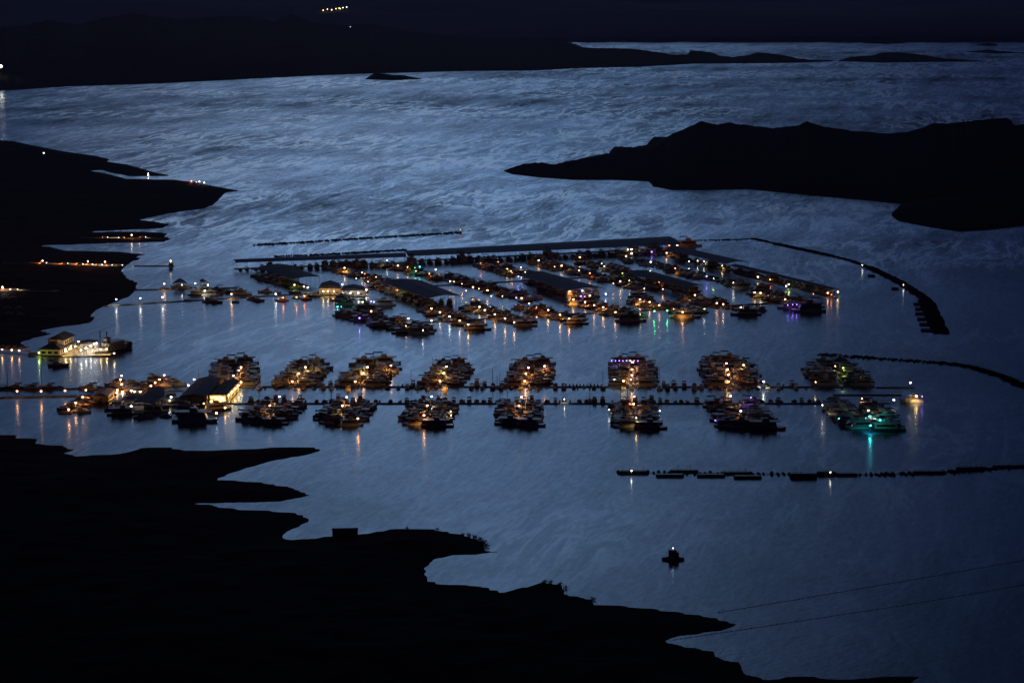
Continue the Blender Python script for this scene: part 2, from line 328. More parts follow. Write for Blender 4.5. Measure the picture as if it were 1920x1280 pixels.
def lamp(px, py, col='o', power=1.0, h=5.0, label='', group='lamps on the docks', name='dock_lamp', base=0.6):
    """px, py = where the lamp head shows"""
    g = P(px, py, h); r = empty(name, (g.x, g.y, base)); hh = h-base
    if hh not in _pole: _pole[hh] = MB().bar((0, 0, 0), (0, 0, hh+.3), .09, 6, .06).mesh('pole', STEEL)
    for nm, me, z in (('pole', _pole[hh], 0), ('hood', _hood, hh+.06), ('bulb', (_bulb if power > .65 else _small)[col], hh)):
        o = bpy.data.objects.new(nm, me); C.objects.link(o); o.parent = r; o.location = (0, 0, z)
    point(col, PW*power*.42, r, hh-.55)
    down(col, PW*power*3.0, r, hh-.55)
    tag(r, label, 'lamp', group); return r
def boat_light(px, py, z, col, power, label, group='lights on moored boats', glow=True):
    """a fixture hung from or set on a boat at height z"""
    g = P(px, py, z); r = empty('cabin_lamp', g)
    a = MB().bar((0, 0, .2), (0, 0, .34), .24, 6, .1).build('bracket', STEEL, r)
    o = bpy.data.objects.new('bulb', _small[col]); C.objects.link(o); o.parent = r
    point(col, PW*power, r, -.42)
    tag(r, label, 'light', group); return r
# ------------------------------------------------------------ boats (bow towards +X, origin on the waterline)
def hull(Ln, B, H, bow=.3, flare=.82, sheer=.25):
    mb = MB(); rings = []
    for t in (0, .25, .5, 1-bow, 1-bow*.55, 1-bow*.2, 1):
        u = max(0, (t-(1-bow))/bow); w_ = B/2*(1-u**2.2)+.05*(u > .99); x = -Ln/2+Ln*t; z = H+sheer*u
        fl = flare-(flare-.35)*u
        rings.append([(x-.12*Ln*bow*u, -w_*fl, -.35), (x, -w_, z*.55), (x, -w_, z), (x, w_, z), (x, w_, z*.55), (x-.12*Ln*bow*u, w_*fl, -.35)])
    return mb.loft(rings, closed=True)
def houseboat(hm, cm, rm, cv, L_=17, B=4.8, name='houseboat'):
    r = empty(name); k = L_/17
    hull(L_, B, .9, .16, .95, .15).build('hull', hm, r)
    c = MB().box(-6.3*k, 4.6*k, -B*.42, B*.42, .9, 3.15, .15, .7, .06); c.box(-2*k, 1.2*k, -B*.3, B*.3, 3.34, 4.5, .2, .5, .1)
    c.build('cabin', cm, r)
    for s in (-1, 1):
        y = s*B*.42
        MB().box(-5.4*k, 3.2*k, y-.06 if s > 0 else y-.03, y+.03 if s > 0 else y+.06, 1.75, 2.6, .1, .3).build('window', GLASS, r)
    MB().box(-7.6*k, 6.2*k, -B*.5, B*.5, 3.16, 3.32).build('roof', rm, r)
    p = MB().box(-6.2*k, -1.2*k, -B*.4, B*.4, 5.3, 5.42)
    for x in (-6*k, -1.4*k):
        for y in (-B*.36, B*.36): p.bar((x, y, 3.3), (x, y, 5.3), .05, 4)
    p.build('canopy', cv, r)
    return r
def cruiser(hm, cm, cv, L_=11, B=3.5, fly=False, name='cabin_cruiser'):
    r = empty(name); k = L_/11
    hull(L_, B, 1.25, .45, .8, .45).build('hull', hm, r)
    c = MB().box(-1.6*k, 3.4*k, -B*.36, B*.36, 1.25, 2.0, .1, 1.5, .15)
    c.box(-3.2*k, 1.2*k, -B*.38, B*.38, 1.25, 2.75, .1, .9, .16)
    if fly: c.box(-2.8*k, -.2*k, -B*.3, B*.3, 2.75, 3.5, 0, .7, .08)
    c.build('cabin', cm, r)
    g = MB()
    for s in (-1, 1): g.box(-2.6*k, -.1*k, s*(B*.355)-.05, s*(B*.355)+.05, 1.95, 2.45)
    g.hexa([(1.05*k, -B*.3, 1.95), (1.2*k, -B*.3, 1.95), (1.2*k, B*.3, 1.95), (1.05*k, B*.3, 1.95)], [(.4*k, -B*.27, 2.6), (.5*k, -B*.27, 2.6), (.5*k, B*.27, 2.6), (.4*k, B*.27, 2.6)])
    g.build('windscreen', GLASS, r)
    z = 4.6 if fly else 3.5
    p = MB().loft([[(x, -B*.38, z-.25-abs(x+2.6*k)*.05), (x, -B*.2, z), (x, B*.2, z), (x, B*.38, z-.25-abs(x+2.6*k)*.05), (x, B*.36, z-.32), (x, -B*.36, z-.32)] for x in (-4.6*k, -3.6*k, -2*k, -.8*k)], closed=True)
    for x in (-4.4*k, -1.1*k):
        for s in (-1, 1): p.bar((x, s*B*.37, 1.2), (x, s*B*.37, z-.3), .045, 4)
    p.build('canopy', cv, r)
    return r
def runabout(hm, cv, L_=6.5, B=2.5, tall=False, name='motorboat'):
    r = empty(name); k = L_/6.5
    hull(L_, B, .85, .5, .78, .2).build('hull', hm, r)
    if tall:
        p = MB().loft([[(x, -B*.42, 2.35), (x, -B*.25, 2.55), (x, B*.25, 2.55), (x, B*.42, 2.35), (x, 0, 2.33)] for x in (-2.6*k, -.9*k, .6*k)], closed=True)
        for x in (-2.4*k, .4*k):
            for s in (-1, 1): p.bar((x, s*B*.4, .8), (x, s*B*.4, 2.36), .04, 4)
        p.build('canopy', cv, r)
        MB().box(.5*k, .75*k, -B*.36, B*.36, .85, 1.5, .15, -.15, .1).build('windscreen', GLASS, r)
    else:
        MB().loft([[(-2.9*k, -B*.46, .86), (-2.9*k, 0, 1.15), (-2.9*k, B*.46, .86)], [(-1*k, -B*.48, .86), (-1*k, 0, 1.5), (-1*k, B*.48, .86)], [(.3*k, -B*.46, .86), (.3*k, 0, 1.75), (.3*k, B*.46, .86)], [(2.4*k, -B*.2, .95), (2.4*k, 0, 1.1), (2.4*k, B*.2, .95)]], closed=True).build('cover', cv, r)
    MB().box(-L_/2-.5, -L_/2-.02, -.2, .2, .1, 1.35, .1, .1, .03).build('outboard', BLACKC, r)
    return r
def pontoon(cv, L_=7, B=2.6, name='pontoon_boat'):
    r = empty(name); k = L_/7
    h_ = MB()
    for s in (-1, 1): h_.bar((-L_/2, s*B*.36, .05), (L_*.4, s*B*.36, .05), .38, 8).bar((L_*.4, s*B*.36, .05), (L_/2, s*B*.36, .2), .38, 8, .08)
    h_.box(-L_/2, L_*.46, -B/2, B/2, .3, .5).build('hull', STEEL, r)
    MB().box(-L_*.42, -L_*.41, -B*.47, B*.47, .5, 1.2).box(L_*.42, L_*.43, -B*.47, B*.47, .5, 1.2).box(-L_*.42, L_*.43, -B*.48, -B*.46, .5, 1.2).box(-L_*.42, L_*.43, B*.46, B*.48, .5, 1.2).box(-.3, .5, -B*.4, -B*.1, .5, 1.4).build('fence', WHITE, r)
    p = MB().loft([[(x, -B*.45, 2.4), (x, -B*.2, 2.6), (x, B*.2, 2.6), (x, B*.45, 2.4), (x, 0, 2.38)] for x in (-2.9*k, -1*k, .9*k)], closed=True)
    for x in (-2.7*k, .7*k):
        for s in (-1, 1): p.bar((x, s*B*.42, .5), (x, s*B*.42, 2.41), .04, 4)
    p.build('canopy', cv, r); return r
def sailboat(hm, cv, L_=10, mast=13, name='sailboat'):
    r = empty(name); k = L_/10
    hull(L_, 3.1, 1.1, .55, .7, .2).build('hull', hm, r)
    MB().box(-1.2*k, 2.6*k, -.95, .95, 1.1, 1.7, .1, .9, .15).build('cabin', WHITE, r)
    m = MB().bar((.8*k, 0, 1.1), (.8*k, 0, mast), .2, 5, .13); m.bar((.8*k, -1.1, mast*.62), (.8*k, 1.1, mast*.62), .04, 4)
    for e in ((L_*.49, 0, 1.2), (-L_*.49, 0, 1.1), (.8*k, 1.4, 1.1), (.8*k, -1.4, 1.1)): m.bar(e, (.8*k, 0, mast-.3), .018, 3)
    m.build('mast', STEEL, r)
    b = MB().bar((.8*k, 0, 2.3), (-3.6*k, 0, 2.2), .2, 6, .12); b.build('boom', cv, r)
    return r
def skibike(c1):
    r = empty('personal_watercraft'); hull(3.1, 1.2, .55, .55, .7, .2).build('hull', c1, r)
    MB().box(-1.1, .5, -.25, .25, .55, 1.0, .1, .3, .05).box(.5, .75, -.4, .4, .9, 1.15).build('saddle', BLACKC, r); return r
PROTO = {}
def proto(key, o, look): PROTO.setdefault(key, []).append([o, look, False])
proto('house', houseboat(WHITE, WHITE, WHITE, NAVY), 'navy topped white houseboat')
proto('house', houseboat(HULLD, CREAM, WHITE, BLACKC, 18.5, 5), 'dark hulled cream houseboat')
proto('house', houseboat(WHITE, GREYM, GREYM, MAROON, 16), 'maroon topped grey houseboat')
proto('house', houseboat(WHITE, CREAM, TAN, TAN, 15, 4.6), 'tan topped houseboat')
proto('cruise', cruiser(WHITE, WHITE, NAVY), 'navy canopied white cruiser')
proto('cruise', cruiser(WHITE, WHITE, WHITE, 12.5, 3.9, True, 'flybridge_yacht'), 'tall white flybridge cruiser')
proto('cruise', cruiser(NAVY, WHITE, BLACKC, 11.5), 'dark hulled cruiser')
proto('cruise', cruiser(WHITE, CREAM, TAN, 10), 'tan canopied cream cruiser')
proto('cruise', cruiser(MAROON, WHITE, MAROON, 9.5, 3.3), 'maroon cruiser')
proto('motor', runabout(WHITE, NAVY), 'motorboat under navy cover')
proto('motor', pontoon(TAN), 'pontoon boat, tan canopy')
proto('motor', pontoon(MAROON, 7.6), 'pontoon boat, maroon canopy')
proto('motor', runabout(WHITE, BLACKC, 6.8, 2.5, True), 'black canopied white motorboat')
proto('motor', runabout(MAROON, TAN, 6.2), 'tan covered maroon motorboat')
proto('sail', sailboat(WHITE, NAVY), 'white bare masted sailboat')
proto('sail', sailboat(NAVY, TAN, 9, 11), 'dark bare masted sailboat')
proto('ski', skibike(RED), 'red personal watercraft'); proto('ski', skibike(WHITE), 'white personal watercraft')
CAT = {'house': 'houseboat', 'cruise': 'motor cruiser', 'motor': 'motorboat', 'sail': 'sailboat', 'ski': 'watercraft'}
rnd = random.Random(11)
FULL = {'house': 9, 'cruise': 5.9, 'motor': 3.6, 'sail': 5.3, 'ski': 2, None: 0}
def boat(kind, p, ang, where, group, var=None, scale=1.0, label=None, skip=()):
    lst = PROTO[kind]; e = lst[rnd.randrange(len(lst)) if var is None else var]
    if e[2]: o = copy_tree(e[0], skip)
    else: o = e[0]; e[2] = True
    o.location = (p.x, p.y, 0); o.rotation_euler = (0, 0, ang+rnd.uniform(-.035, .035)); s = scale*rnd.uniform(.95, 1.05); o.scale = (s, s, s*(1.2 if kind == 'house' else 1.05))
    tag(o, label or (e[1]+' '+where), 'pontoon boat' if e[1].startswith('pontoon') else CAT[kind], group); return o

# ------------------------------------------------------------ docks
_fin = {}
def dock(a, b, width, label, name='dock', z=.55, m=DECK, group='floating docks'):
    d = b-a; ln = d.length; r = empty(name, (a.x, a.y, 0), math.atan2(d.y, d.x))
    n = max(1, int(ln/12))
    mb = MB().loft([[(ln*i/n, -width/2, z-.4), (ln*i/n, -width/2, z+.02*(i % 2)), (ln*i/n, width/2, z+.02*(i % 2)), (ln*i/n, width/2, z-.4)] for i in range(n+1)], closed=True); mb.build('deck', m, r)
    fl = MB().box(.5, ln-.5, -width*.4, width*.4, -.3, z-.42)
    fl.build('pontoon', BLACKC, r)
    tag(r, label, 'dock', group); return r, ln
def finger(r, x, side, ln, width):
    k = round(ln, 1)
    if k not in _fin: _fin[k] = MB().box(-.45, .45, 0, k, .12, .5).mesh('finger', DECK)
    o = bpy.data.objects.new('finger', _fin[k]); C.objects.link(o); o.parent = r
    o.location = (x, side*width/2, 0); o.rotation_euler = (0, 0, 0 if side > 0 else math.pi)
def pier(a, b, where, kinds, spacing, flen=11, width=1.7, group='boats', hs=.74, skip=(), ends=None, endsL=None, dlabel=None, fingers=True, first=.6):
    """a = shore/walkway end, b = open end (world points); kinds = (left list, right list) of weights"""
    r, ln = dock(a, b, width, dlabel or ('floating dock between moored boats, '+where))
    d = (b-a).normalized(); perp = Vector((-d.y, d.x, 0)); ang = math.atan2(d.y, d.x)
    if perp.x > 0: perp = -perp              # perp: towards the left of the view
    for side, sn in ((1, 'left'), (-1, 'right')):
        x = first*spacing; i = 0
        while x < ln-1:
            kd = kinds[0 if side > 0 else 1]; kd = rnd.choices([k for k, _ in kd], [w_ for _, w_ in kd])[0]
            pr = perp*side; bs = hs*(1 if fingers else .92) if kd == 'house' else min(1.28, hs*1.5) if fingers else min(1, hs+.1); half = FULL[kd]*bs
            if kd:
                pos = a+d*x+pr*(width/2+half+.2+rnd.uniform(-.1, .5)); an = math.atan2(-pr.y, -pr.x)
                if rnd.random() < .75: an += math.pi
                boat(kd, pos, an, f'{od(i)} from inner end, {sn} side, {where}', group, scale=bs, skip=() if fingers else ('windscreen', 'window', 'outboard'))
            sl = 1 if (pr.dot(Vector((-d.y, d.x, 0))) > 0) else -1
            if fingers and i % 2 == 1: finger(r, x+spacing/2, sl, flen, width)
            x += spacing*(1.12 if kd == 'house' else .92 if kd == 'cruise' else .75); i += 1
    return r
HB = [('house', 5), ('cruise', 3), (None, .3)]; CB = [('cruise', 5), ('house', 2.6), ('sail', .4)]; DK = [('cruise', 5), ('motor', 1), ('house', 2)]
SB = [('cruise', 5), ('house', 1.5), ('motor', .6), ('sail', .6)]
# lower marina: two long walkways, eight docks behind the upper one, seven before the lower one
wa, wb = P(438, 725.5), P(1640, 726); dock(wa, wb, 2.2, 'upper of the two long parallel walkways', 'walkway', m=CONC, group=None)
wc, wd = P(425, 757), P(1560, 757); dock(wc, wd, 2.2, 'lower of the two long parallel walkways', 'walkway', m=CONC, group=None)
dock(P(1642, 727), P(1715, 727), 2.0, 'thin walkway running east to the lone tall lamp', 'walkway', m=CONC, group=None)
dock(P(1562, 741), P(1690, 741), 2.0, 'thin walkway ending at the cream cruiser', 'walkway', m=CONC, group=None)
UP = [((437, 722), (441, 690), 'west', 11, 13), ((549, 722), (582, 689), '', 9.5, 10), ((674, 724), (706, 689), '', 11, 12), ((824, 723), (852, 690), '', 9.5, 11), ((988, 723), (1001, 689), '', 10.5, 12), ((1187, 723), (1187, 686), '', 11, 12), ((1374, 723), (1362, 684), '', 13, 13), ((1585, 724), (1556, 690), '', 13, 13)]
UK = [(HB, CB), (SB, CB), (HB, CB), (SB, CB), (CB, CB), (CB, HB), (HB, CB), (HB, HB)]
for i, (p0, p1, _, sp, fl) in enumerate(UP):
    w_ = f'{od(i)} back dock from west'
    pier(P(*p0), P(*p1), w_, UK[i], 5.6, 9, hs=(.8, .74, .84, .72, .74, .78, .95, 1)[i], group='boats on the docks behind the walkways')
LOW = [((527, 760), (496, 790)), ((663, 760), (632, 792)), ((815, 760), (795, 793)), ((976, 760), (972, 793)), ((1187, 760), (1194, 798)), ((1378, 760), (1400, 799)), ((1600, 760), (1632, 801))]
LK = [(DK, DK), (CB, CB), (SB, CB), (CB, CB), (CB, HB), (SB, HB), (HB, HB)]
for i, (p0, p1) in enumerate(LOW):
    w_ = f'{od(i)} front dock from west'
    pier(P(*p0), P(*p1), w_, LK[i], 5.5, 9, hs=(.85, .8, .78, .7, .74, .95, 1)[i], group='boats on the docks before the walkways')
# boats across the open ends of the docks
for i, (x, y, v, s) in enumerate([(441, 684, 1, 1.2), (579, 685, 3, 1), (701, 684, 0, 1.25), (846, 685, 2, 1), (1001, 685, 1, 1.15), (1180, 682, 3, 1.15), (1352, 680, 3, 1.2), (1560, 685, 1, 1.15)]):
    for sd in (-1, 1):
        boat('house', P(x, y)+Vector((sd*(5.2*s), 6.0*(sd > 0), 0)), (0 if sd > 0 else math.pi)+rnd.uniform(-.06, .06), '', 'houseboats across the dock ends', v if sd < 0 else (v+1) % 4, s*.84, f'{"lit " if i < 7 else "unlit "}houseboat at the {"west" if sd < 0 else "east"} end corner, {od(i)} back dock from west')
for i, (x, y, v, s) in enumerate([(498, 795, 1, 1), (640, 797, 2, 1.05), (800, 799, 1, 1.15), (975, 798, 0, 1.1), (1198, 803, 1, 1.2), (1413, 804, 1, 1.3), (1640, 806, 1, 1.3)]):
    for sd in (-1, 1):
        boat('house', P(x, y-1.5)+Vector((sd*(5.2*s), -5.5*(sd > 0)+3, 0)), (0 if sd > 0 else math.pi)+rnd.uniform(-.06, .06), '', 'houseboats across the dock ends', v if sd > 0 else (v+1) % 4, s*.84, f'dark houseboat at the {"west" if sd < 0 else "east"} end corner, {od(i)} front dock from west')
# small boats in the slips between the two walkways
def slip_row(y0, x0, x1, sgn, where, group, skipr, step, big=.35, wk=None):
    x = x0; i = 0
    while x < x1:
        x += step*rnd.uniform(.85, 1.2)
        if any(a < x < b for a, b in skipr): continue
        kd = rnd.choices(['motor', 'cruise', 'ski', 'sail', None], [5, 5*big, .7, .5, .9])[0]
        if kd is None: continue
        base = P(x, y0); half = {'cruise': 5.6, 'motor': 3.8, 'ski': 2.2, 'sail': 5.2}[kd]
        p = base+Vector((0, sgn*(half+1.4), 0))
        boat(kd, p, math.pi/2*(1 if rnd.random() < .5 else -1), f'{od(i)} from the west, {where}', group, scale=.9 if kd == 'cruise' else 1); i += 1
slip_row(757, 452, 1530, 1, 'behind the lower walkway', 'small boats in slips on the lower walkway', [(1145, 1160)], 14.5, .5)
slip_row(725.5, 452, 1510, -1, 'before the upper walkway', 'small boats in slips on the upper walkway', [(400, 470), (850, 880), (1195, 1225)], 17, .12)
slip_row(725.5, 480, 1510, 1, 'behind the upper walkway', 'small boats behind the upper walkway', [(500, 600), (632, 742), (785, 885), (945, 1040), (1050, 1130), (1140, 1232), (1310, 1430), (1500, 1520)], 17, .12)
for i in range(12):
    boat('ski', P(1055+i*6.6, 724.6)+Vector((0, 1.5, 0)), math.pi/2, f'{od(i)} in the tight row before the sixth back dock', 'row of personal watercraft', i % 2)
# finger piers of the two walkways (parts of them)
for wobj in [o for o in C.objects if o.name.startswith('walkway') and o.type == 'EMPTY']:
    lb = wobj['label']
    if lb.startswith('lower of'): [finger(wobj, x, 1, 9, 2.2) for x in range(14, int((wd-wc).length), 6)]
    if lb.startswith('upper of'): [finger(wobj, x, -1, 8, 2.2) for x in range(12, int((wb-wa).length), 7)]
# ------------------------------------------------------------ upper marina
W1 = dock(P(690, 543), P(1180, 516), 2.2, 'thin walkway linking the upper docks behind the three middle roofs', 'walkway', m=CONC, group=None)
W2 = dock(P(765, 606), P(1450, 569), 2.2, 'long thin walkway linking the eight end docks of the upper marina', 'walkway', m=CONC, group=None)
XK = [('cruise', 3), ('house', 2.2), ('motor', 3), (None, .5)]; XM = [('motor', 5), ('cruise', 2), ('house', .7), (None, .5)]; XH = [('house', 5), ('cruise', 3)]
UPPER = [((660, 588), (785, 624), 'westmost upper dock', (XH, XH), 8.5, .95), ((800, 579), (893, 613), 'second upper front dock', (XK, XK), 7.5, .72), ((880, 576), (985, 607), 'third upper front dock', (XK, XK), 7.5, .76), ((985, 576), (1083, 603), 'fourth upper front dock', (XK, XK), 7.5, .76),
 ((1085, 569), (1192, 596), 'fifth upper front dock', (XK, XK), 7.5, .76), ((1185, 562), (1298, 589), 'sixth upper front dock', (XK, XK), 7.5, .78), ((1285, 559), (1412, 585), 'seventh upper front dock', (XM, XK), 8, .78), ((1408, 549), (1538, 579), 'eighth upper front dock', (XK, XK), 8, .8),
 ((632, 503), (736, 534), 'dock behind western roof', (XK, XM), 8, .75), ((712, 494), (1008, 564), 'longest upper dock', (XK, XK), 8.3, .8), ((908, 496), (978, 517), 'dock behind middle roof', (XH, XM), 9, .8), ((1002, 491), (1222, 545), 'dock past middle roof', (XK, XK), 8.3, .75),
 ((1085, 490), (1178, 514), 'dock behind narrow roof', (XM, XK), 8.3, .75), ((1162, 483), (1398, 537), 'dock past narrow roof', (XK, XM), 8.3, .75)]
for p0, p1, w_, ks, sp, hs in UPPER:
    pier(P(*p0), P(*p1), w_, ks, sp, hs=hs, group='boats on the docks of the upper marina', fingers=False, width=1.8)
for x, y, v, s, a, lb in [(790, 625, 2, 1.15, 0, 'dark houseboat across the tip of the westmost upper dock'), (896, 618, 1, .95, 0, 'pale cruiser-like houseboat at the tip of the second upper front dock'), (985, 611, 0, 1.0, .1, 'dark houseboat at the tip of the third upper front dock'), (1080, 607, 1, .95, 0, 'dark houseboat at the tip of the fourth upper front dock'), (1183, 602, 2, 1.35, 0, 'long black houseboat with string lights at the fifth upper dock tip'),
  (1285, 595, 0, 1.3, 0, 'long flat dark houseboat beyond the green lights'), (1398, 590, 1, 1.2, 0, 'dark houseboat at the tip of the seventh upper front dock'), (1515, 584, 2, 1.6, .1, 'biggest dark houseboat, at the tip of the easternmost upper front dock'),
  (1480, 578, 0, 1.0, 0, 'houseboat under a row of violet lights'),
  (806, 573, 0, .85, 0, 'bright lit houseboat at the head of the second upper front dock'), (895, 573, 0, .85, 0, 'bright lit houseboat at the head of the third upper front dock'), (1100, 566, 3, .9, 0, 'orange lit houseboat right before the middle roof'), (1200, 557, 1, .95, 0, 'orange lit houseboat at the head of the sixth upper front dock'), (1298, 555, 2, .95, 0, 'rust coloured lit houseboat at the head of the seventh upper front dock'), (1428, 545, 3, 1.1, 0, 'bright orange lit houseboat at the head of the eighth upper front dock'),
  (648, 500, 3, 1, 0, 'orange lit houseboat at the head of the dock behind the western roof'), (1010, 488, 1, .8, 0, 'orange lit houseboat at the head of the dock east of the middle roof'), (1087, 485, 0, .8, 0, 'orange lit houseboat heading the dock behind the narrow roof'), (1172, 479, 3, .85, 0, 'orange lit houseboat heading the long eastern dock'),
  (917, 493, 2, 1.1, 0, 'houseboat with a red glowing strip of roof lights'), (1393, 540, 2, 1.05, 0, 'dark houseboat at the tip of the long eastern dock'),
  (640, 563, 0, 1.0, 0, 'dark houseboat next to the white floating store'), (650, 571, 2, 1.0, 0, 'dark houseboat behind the lime lit cruiser'), (718, 572, 0, 1.05, 0, 'houseboat with a violet lamp at its cabin'), (690, 582, 1, 1.1, 0, 'houseboat with orange lit side before the lime cruiser')]:
    boat('house', P(x, y), a+rnd.choice((0, math.pi))+rnd.uniform(-.08, .08), '', 'houseboats at the heads and tips of the upper docks', v, s, lb)
boat('cruise', P(679, 575), math.pi, '', 'boats by the floating store', 3, 1.25, 'cruiser lit lime green beside the dark houseboats')

def roof_shelter(px, h, label, m=ROOFM, name='boat_shelter', posts=14, rise=.9, walls=None, group='roofs over the slips'):
    """px: roof corners in the picture: near-left, near-right, far-right, far-left, at eave height h"""
    q = [P(a, b, h) for a, b in px]; c = sum(q, Vector())/4; r = empty(name, (c.x, c.y, .6)); o = Vector((c.x, c.y, .6))
    e = [(q[1]-q[0]).length, (q[2]-q[1]).length]; lng = 0 if e[0] > e[1] else 1
    a, b, d, f = (q[0], q[1], q[2], q[3]) if lng == 0 else (q[1], q[2], q[3], q[0])     # a->b long side, f->d the other
    up = Vector((0, 0, rise)); m1, m2 = (a+f)/2+up, (b+d)/2+up; dn = Vector((0, 0, -.25)); mb = MB()
    k = max(1, int((b-a).length/14)); rows = []
    for i in range(k+1):
        t = i/k; p1, p2, p3 = a.lerp(b, t)-o, m1.lerp(m2, t)-o, f.lerp(d, t)-o; rows.append([p1, p2, p3, p3+dn, p2+dn, p1+dn])
    mb.loft(rows, closed=True); mb.build('roof', m, r)
    n = max(2, min(posts, int((b-a).length/9))); pm = MB().bar((0, 0, -.8), (0, 0, h-.7), .13, 5).mesh('post', STEEL)
    for i in range(n+1):
        for s0, s1 in ((a, b), (f, d)):
            p = s0.lerp(s1, (i+.05)/(n+.1))-o; p = p+(c-s0.lerp(s1, .5)).normalized()*.5; z = bpy.data.objects.new('post', pm); C.objects.link(z); z.parent = r; z.location = (p.x, p.y, 0)
    dk = MB(); p1, p2 = (a+f)/2-o, (b+d)/2-o; u = (p2-p1).normalized(); v = Vector((-u.y, u.x, 0))*1.2
    dk.hexa([(p-Vector((0, 0, p.z+.45))) for p in (p1-v, p2-v, p2+v, p1+v)], [(p-Vector((0, 0, p.z+.02))) for p in (p1-v, p2-v, p2+v, p1+v)]); dk.build('deck', DECK, r)
    tag(r, label, 'boat shelter', group); return a, b, d, f, c
def under(a, b, inset, where, group, spacing=8, kinds=(('cruise', 4), ('motor', 4)), hs=.8, n0=0):
    ln = (b-a).length; u = (b-a).normalized(); v = Vector((-u.y, u.x, 0)); ang = math.atan2(v.y, v.x); x = spacing*.6; i = n0
    while x < ln-2:
        kd = rnd.choices([k for k, _ in kinds], [q for _, q in kinds])[0]
        if kd:
            p = a+u*x+v*inset; boat(kd, p, ang+(math.pi if rnd.random() < .5 else 0), f'{od(i)} from west, {where}', group, scale=hs)
        x += spacing*rnd.uniform(.85, 1.15); i += 1
def left_edge(s):                       # the long edge that faces the camera
    a, b, d, f, c = s; e = (a, b) if (a+b).y < (f+d).y else (f, d); return (e[0], e[1]) if e[0].x < e[1].x else (e[1], e[0])
BK = (('cruise', 4), ('motor', 3), ('house', 2))
s = roof_shelter([(442, 492), (762, 481.5), (760, 473.5), (437, 486)], 6.5, 'long thin grey roof at the back, western half, on posts', posts=34)
e = left_edge(s); under(e[0], e[1], 2, 'under the western long back roof', 'boats under the back roofs', 6.2, BK, 1.0)
s = roof_shelter([(765, 480), (1278, 458), (1256, 443), (757, 470)], 6.5, 'longest grey roof at the back, rising to the east', posts=44)
e = left_edge(s); under(e[0], e[1], 2, 'under the eastern long back roof', 'boats under the back roofs', 6.8, BK, 1.15)
s = roof_shelter([(470, 505), (560, 511), (562, 499), (522, 494)], 6, 'small dark roof in the western corner, behind another', ROOFD, posts=6)
s = roof_shelter([(503, 508), (548, 523), (600, 518), (560, 505)], 6.5, 'dark roof in the western corner, the nearer of two', ROOFD, posts=8)
under(P(470, 518), P(556, 541), 3, 'below the dark western corner roofs', 'boats below the dark corner roofs', 5, BK, .85)
s = roof_shelter([(714, 528), (802, 559), (864, 554), (786, 524)], 7, 'widest grey gable roof, over the western slips', posts=12, rise=1.6)
under(P(700, 537), P(800, 575), 3, 'below the widest roof', 'boats below the widest roof', 5, BK, .855)
under(P(800, 575), P(860, 574), 5, 'near end of the widest roof', 'boats at the end of the widest roof', 6.5, (('house', 1),), .8)
s = roof_shelter([(974, 516), (1062, 545), (1134, 541), (1016, 508)], 7, 'grey roof with orange and violet lit end, in the middle', posts=12, rise=1.5)
under(P(975, 526), P(1070, 556), 3, 'below the middle roof', 'boats below the middle roof', 5, BK, .855)
under(P(1075, 557), P(1140, 556), 6, 'lit near end of the middle roof', 'boats at the end of the middle roof', 7, (('house', 1),), .95)
s = roof_shelter([(1172, 512), (1290, 540), (1318, 535), (1212, 506)], 6.5, 'narrow dark roof east of the middle', ROOFD, posts=12, rise=1.2)
under(P(1172, 520), P(1300, 549), 3, 'below the narrow dark roof', 'boats below the narrow dark roof', 5, BK, .855)
s = roof_shelter([(1250, 467), (1360, 494), (1404, 491), (1268, 461)], 7, 'broad dark roof at the eastern corner', ROOFM, posts=14, rise=1.4)
under(P(1245, 478), P(1362, 507), 3, 'below the eastern corner roof', 'boats below the eastern corner roof', 7, BK, .85)
s = roof_shelter([(1366, 497), (1560, 543), (1576, 542), (1392, 497)], 6.5, 'long narrow roof running to the eastern tip', ROOFD, posts=16, rise=.8)
under(P(1362, 506), P(1560, 554), 4, 'below the roof of the eastern tip', 'boats below the eastern tip roof', 8, BK, .85)
boat('house', P(1292, 462), .2, '', 'houseboats at the back roof', 0, 1.3, 'tall dark houseboat at the east end of the longest back roof')
boat('house', P(1228, 471), 0, '', 'houseboats at the back roof', 1, 1.0, 'brightly lit white houseboat under the east end of the back roof')
boat('house', P(1190, 469), 0, '', 'houseboats at the back roof', 0, .9, 'lit houseboat west of the brightest one under the back roof')

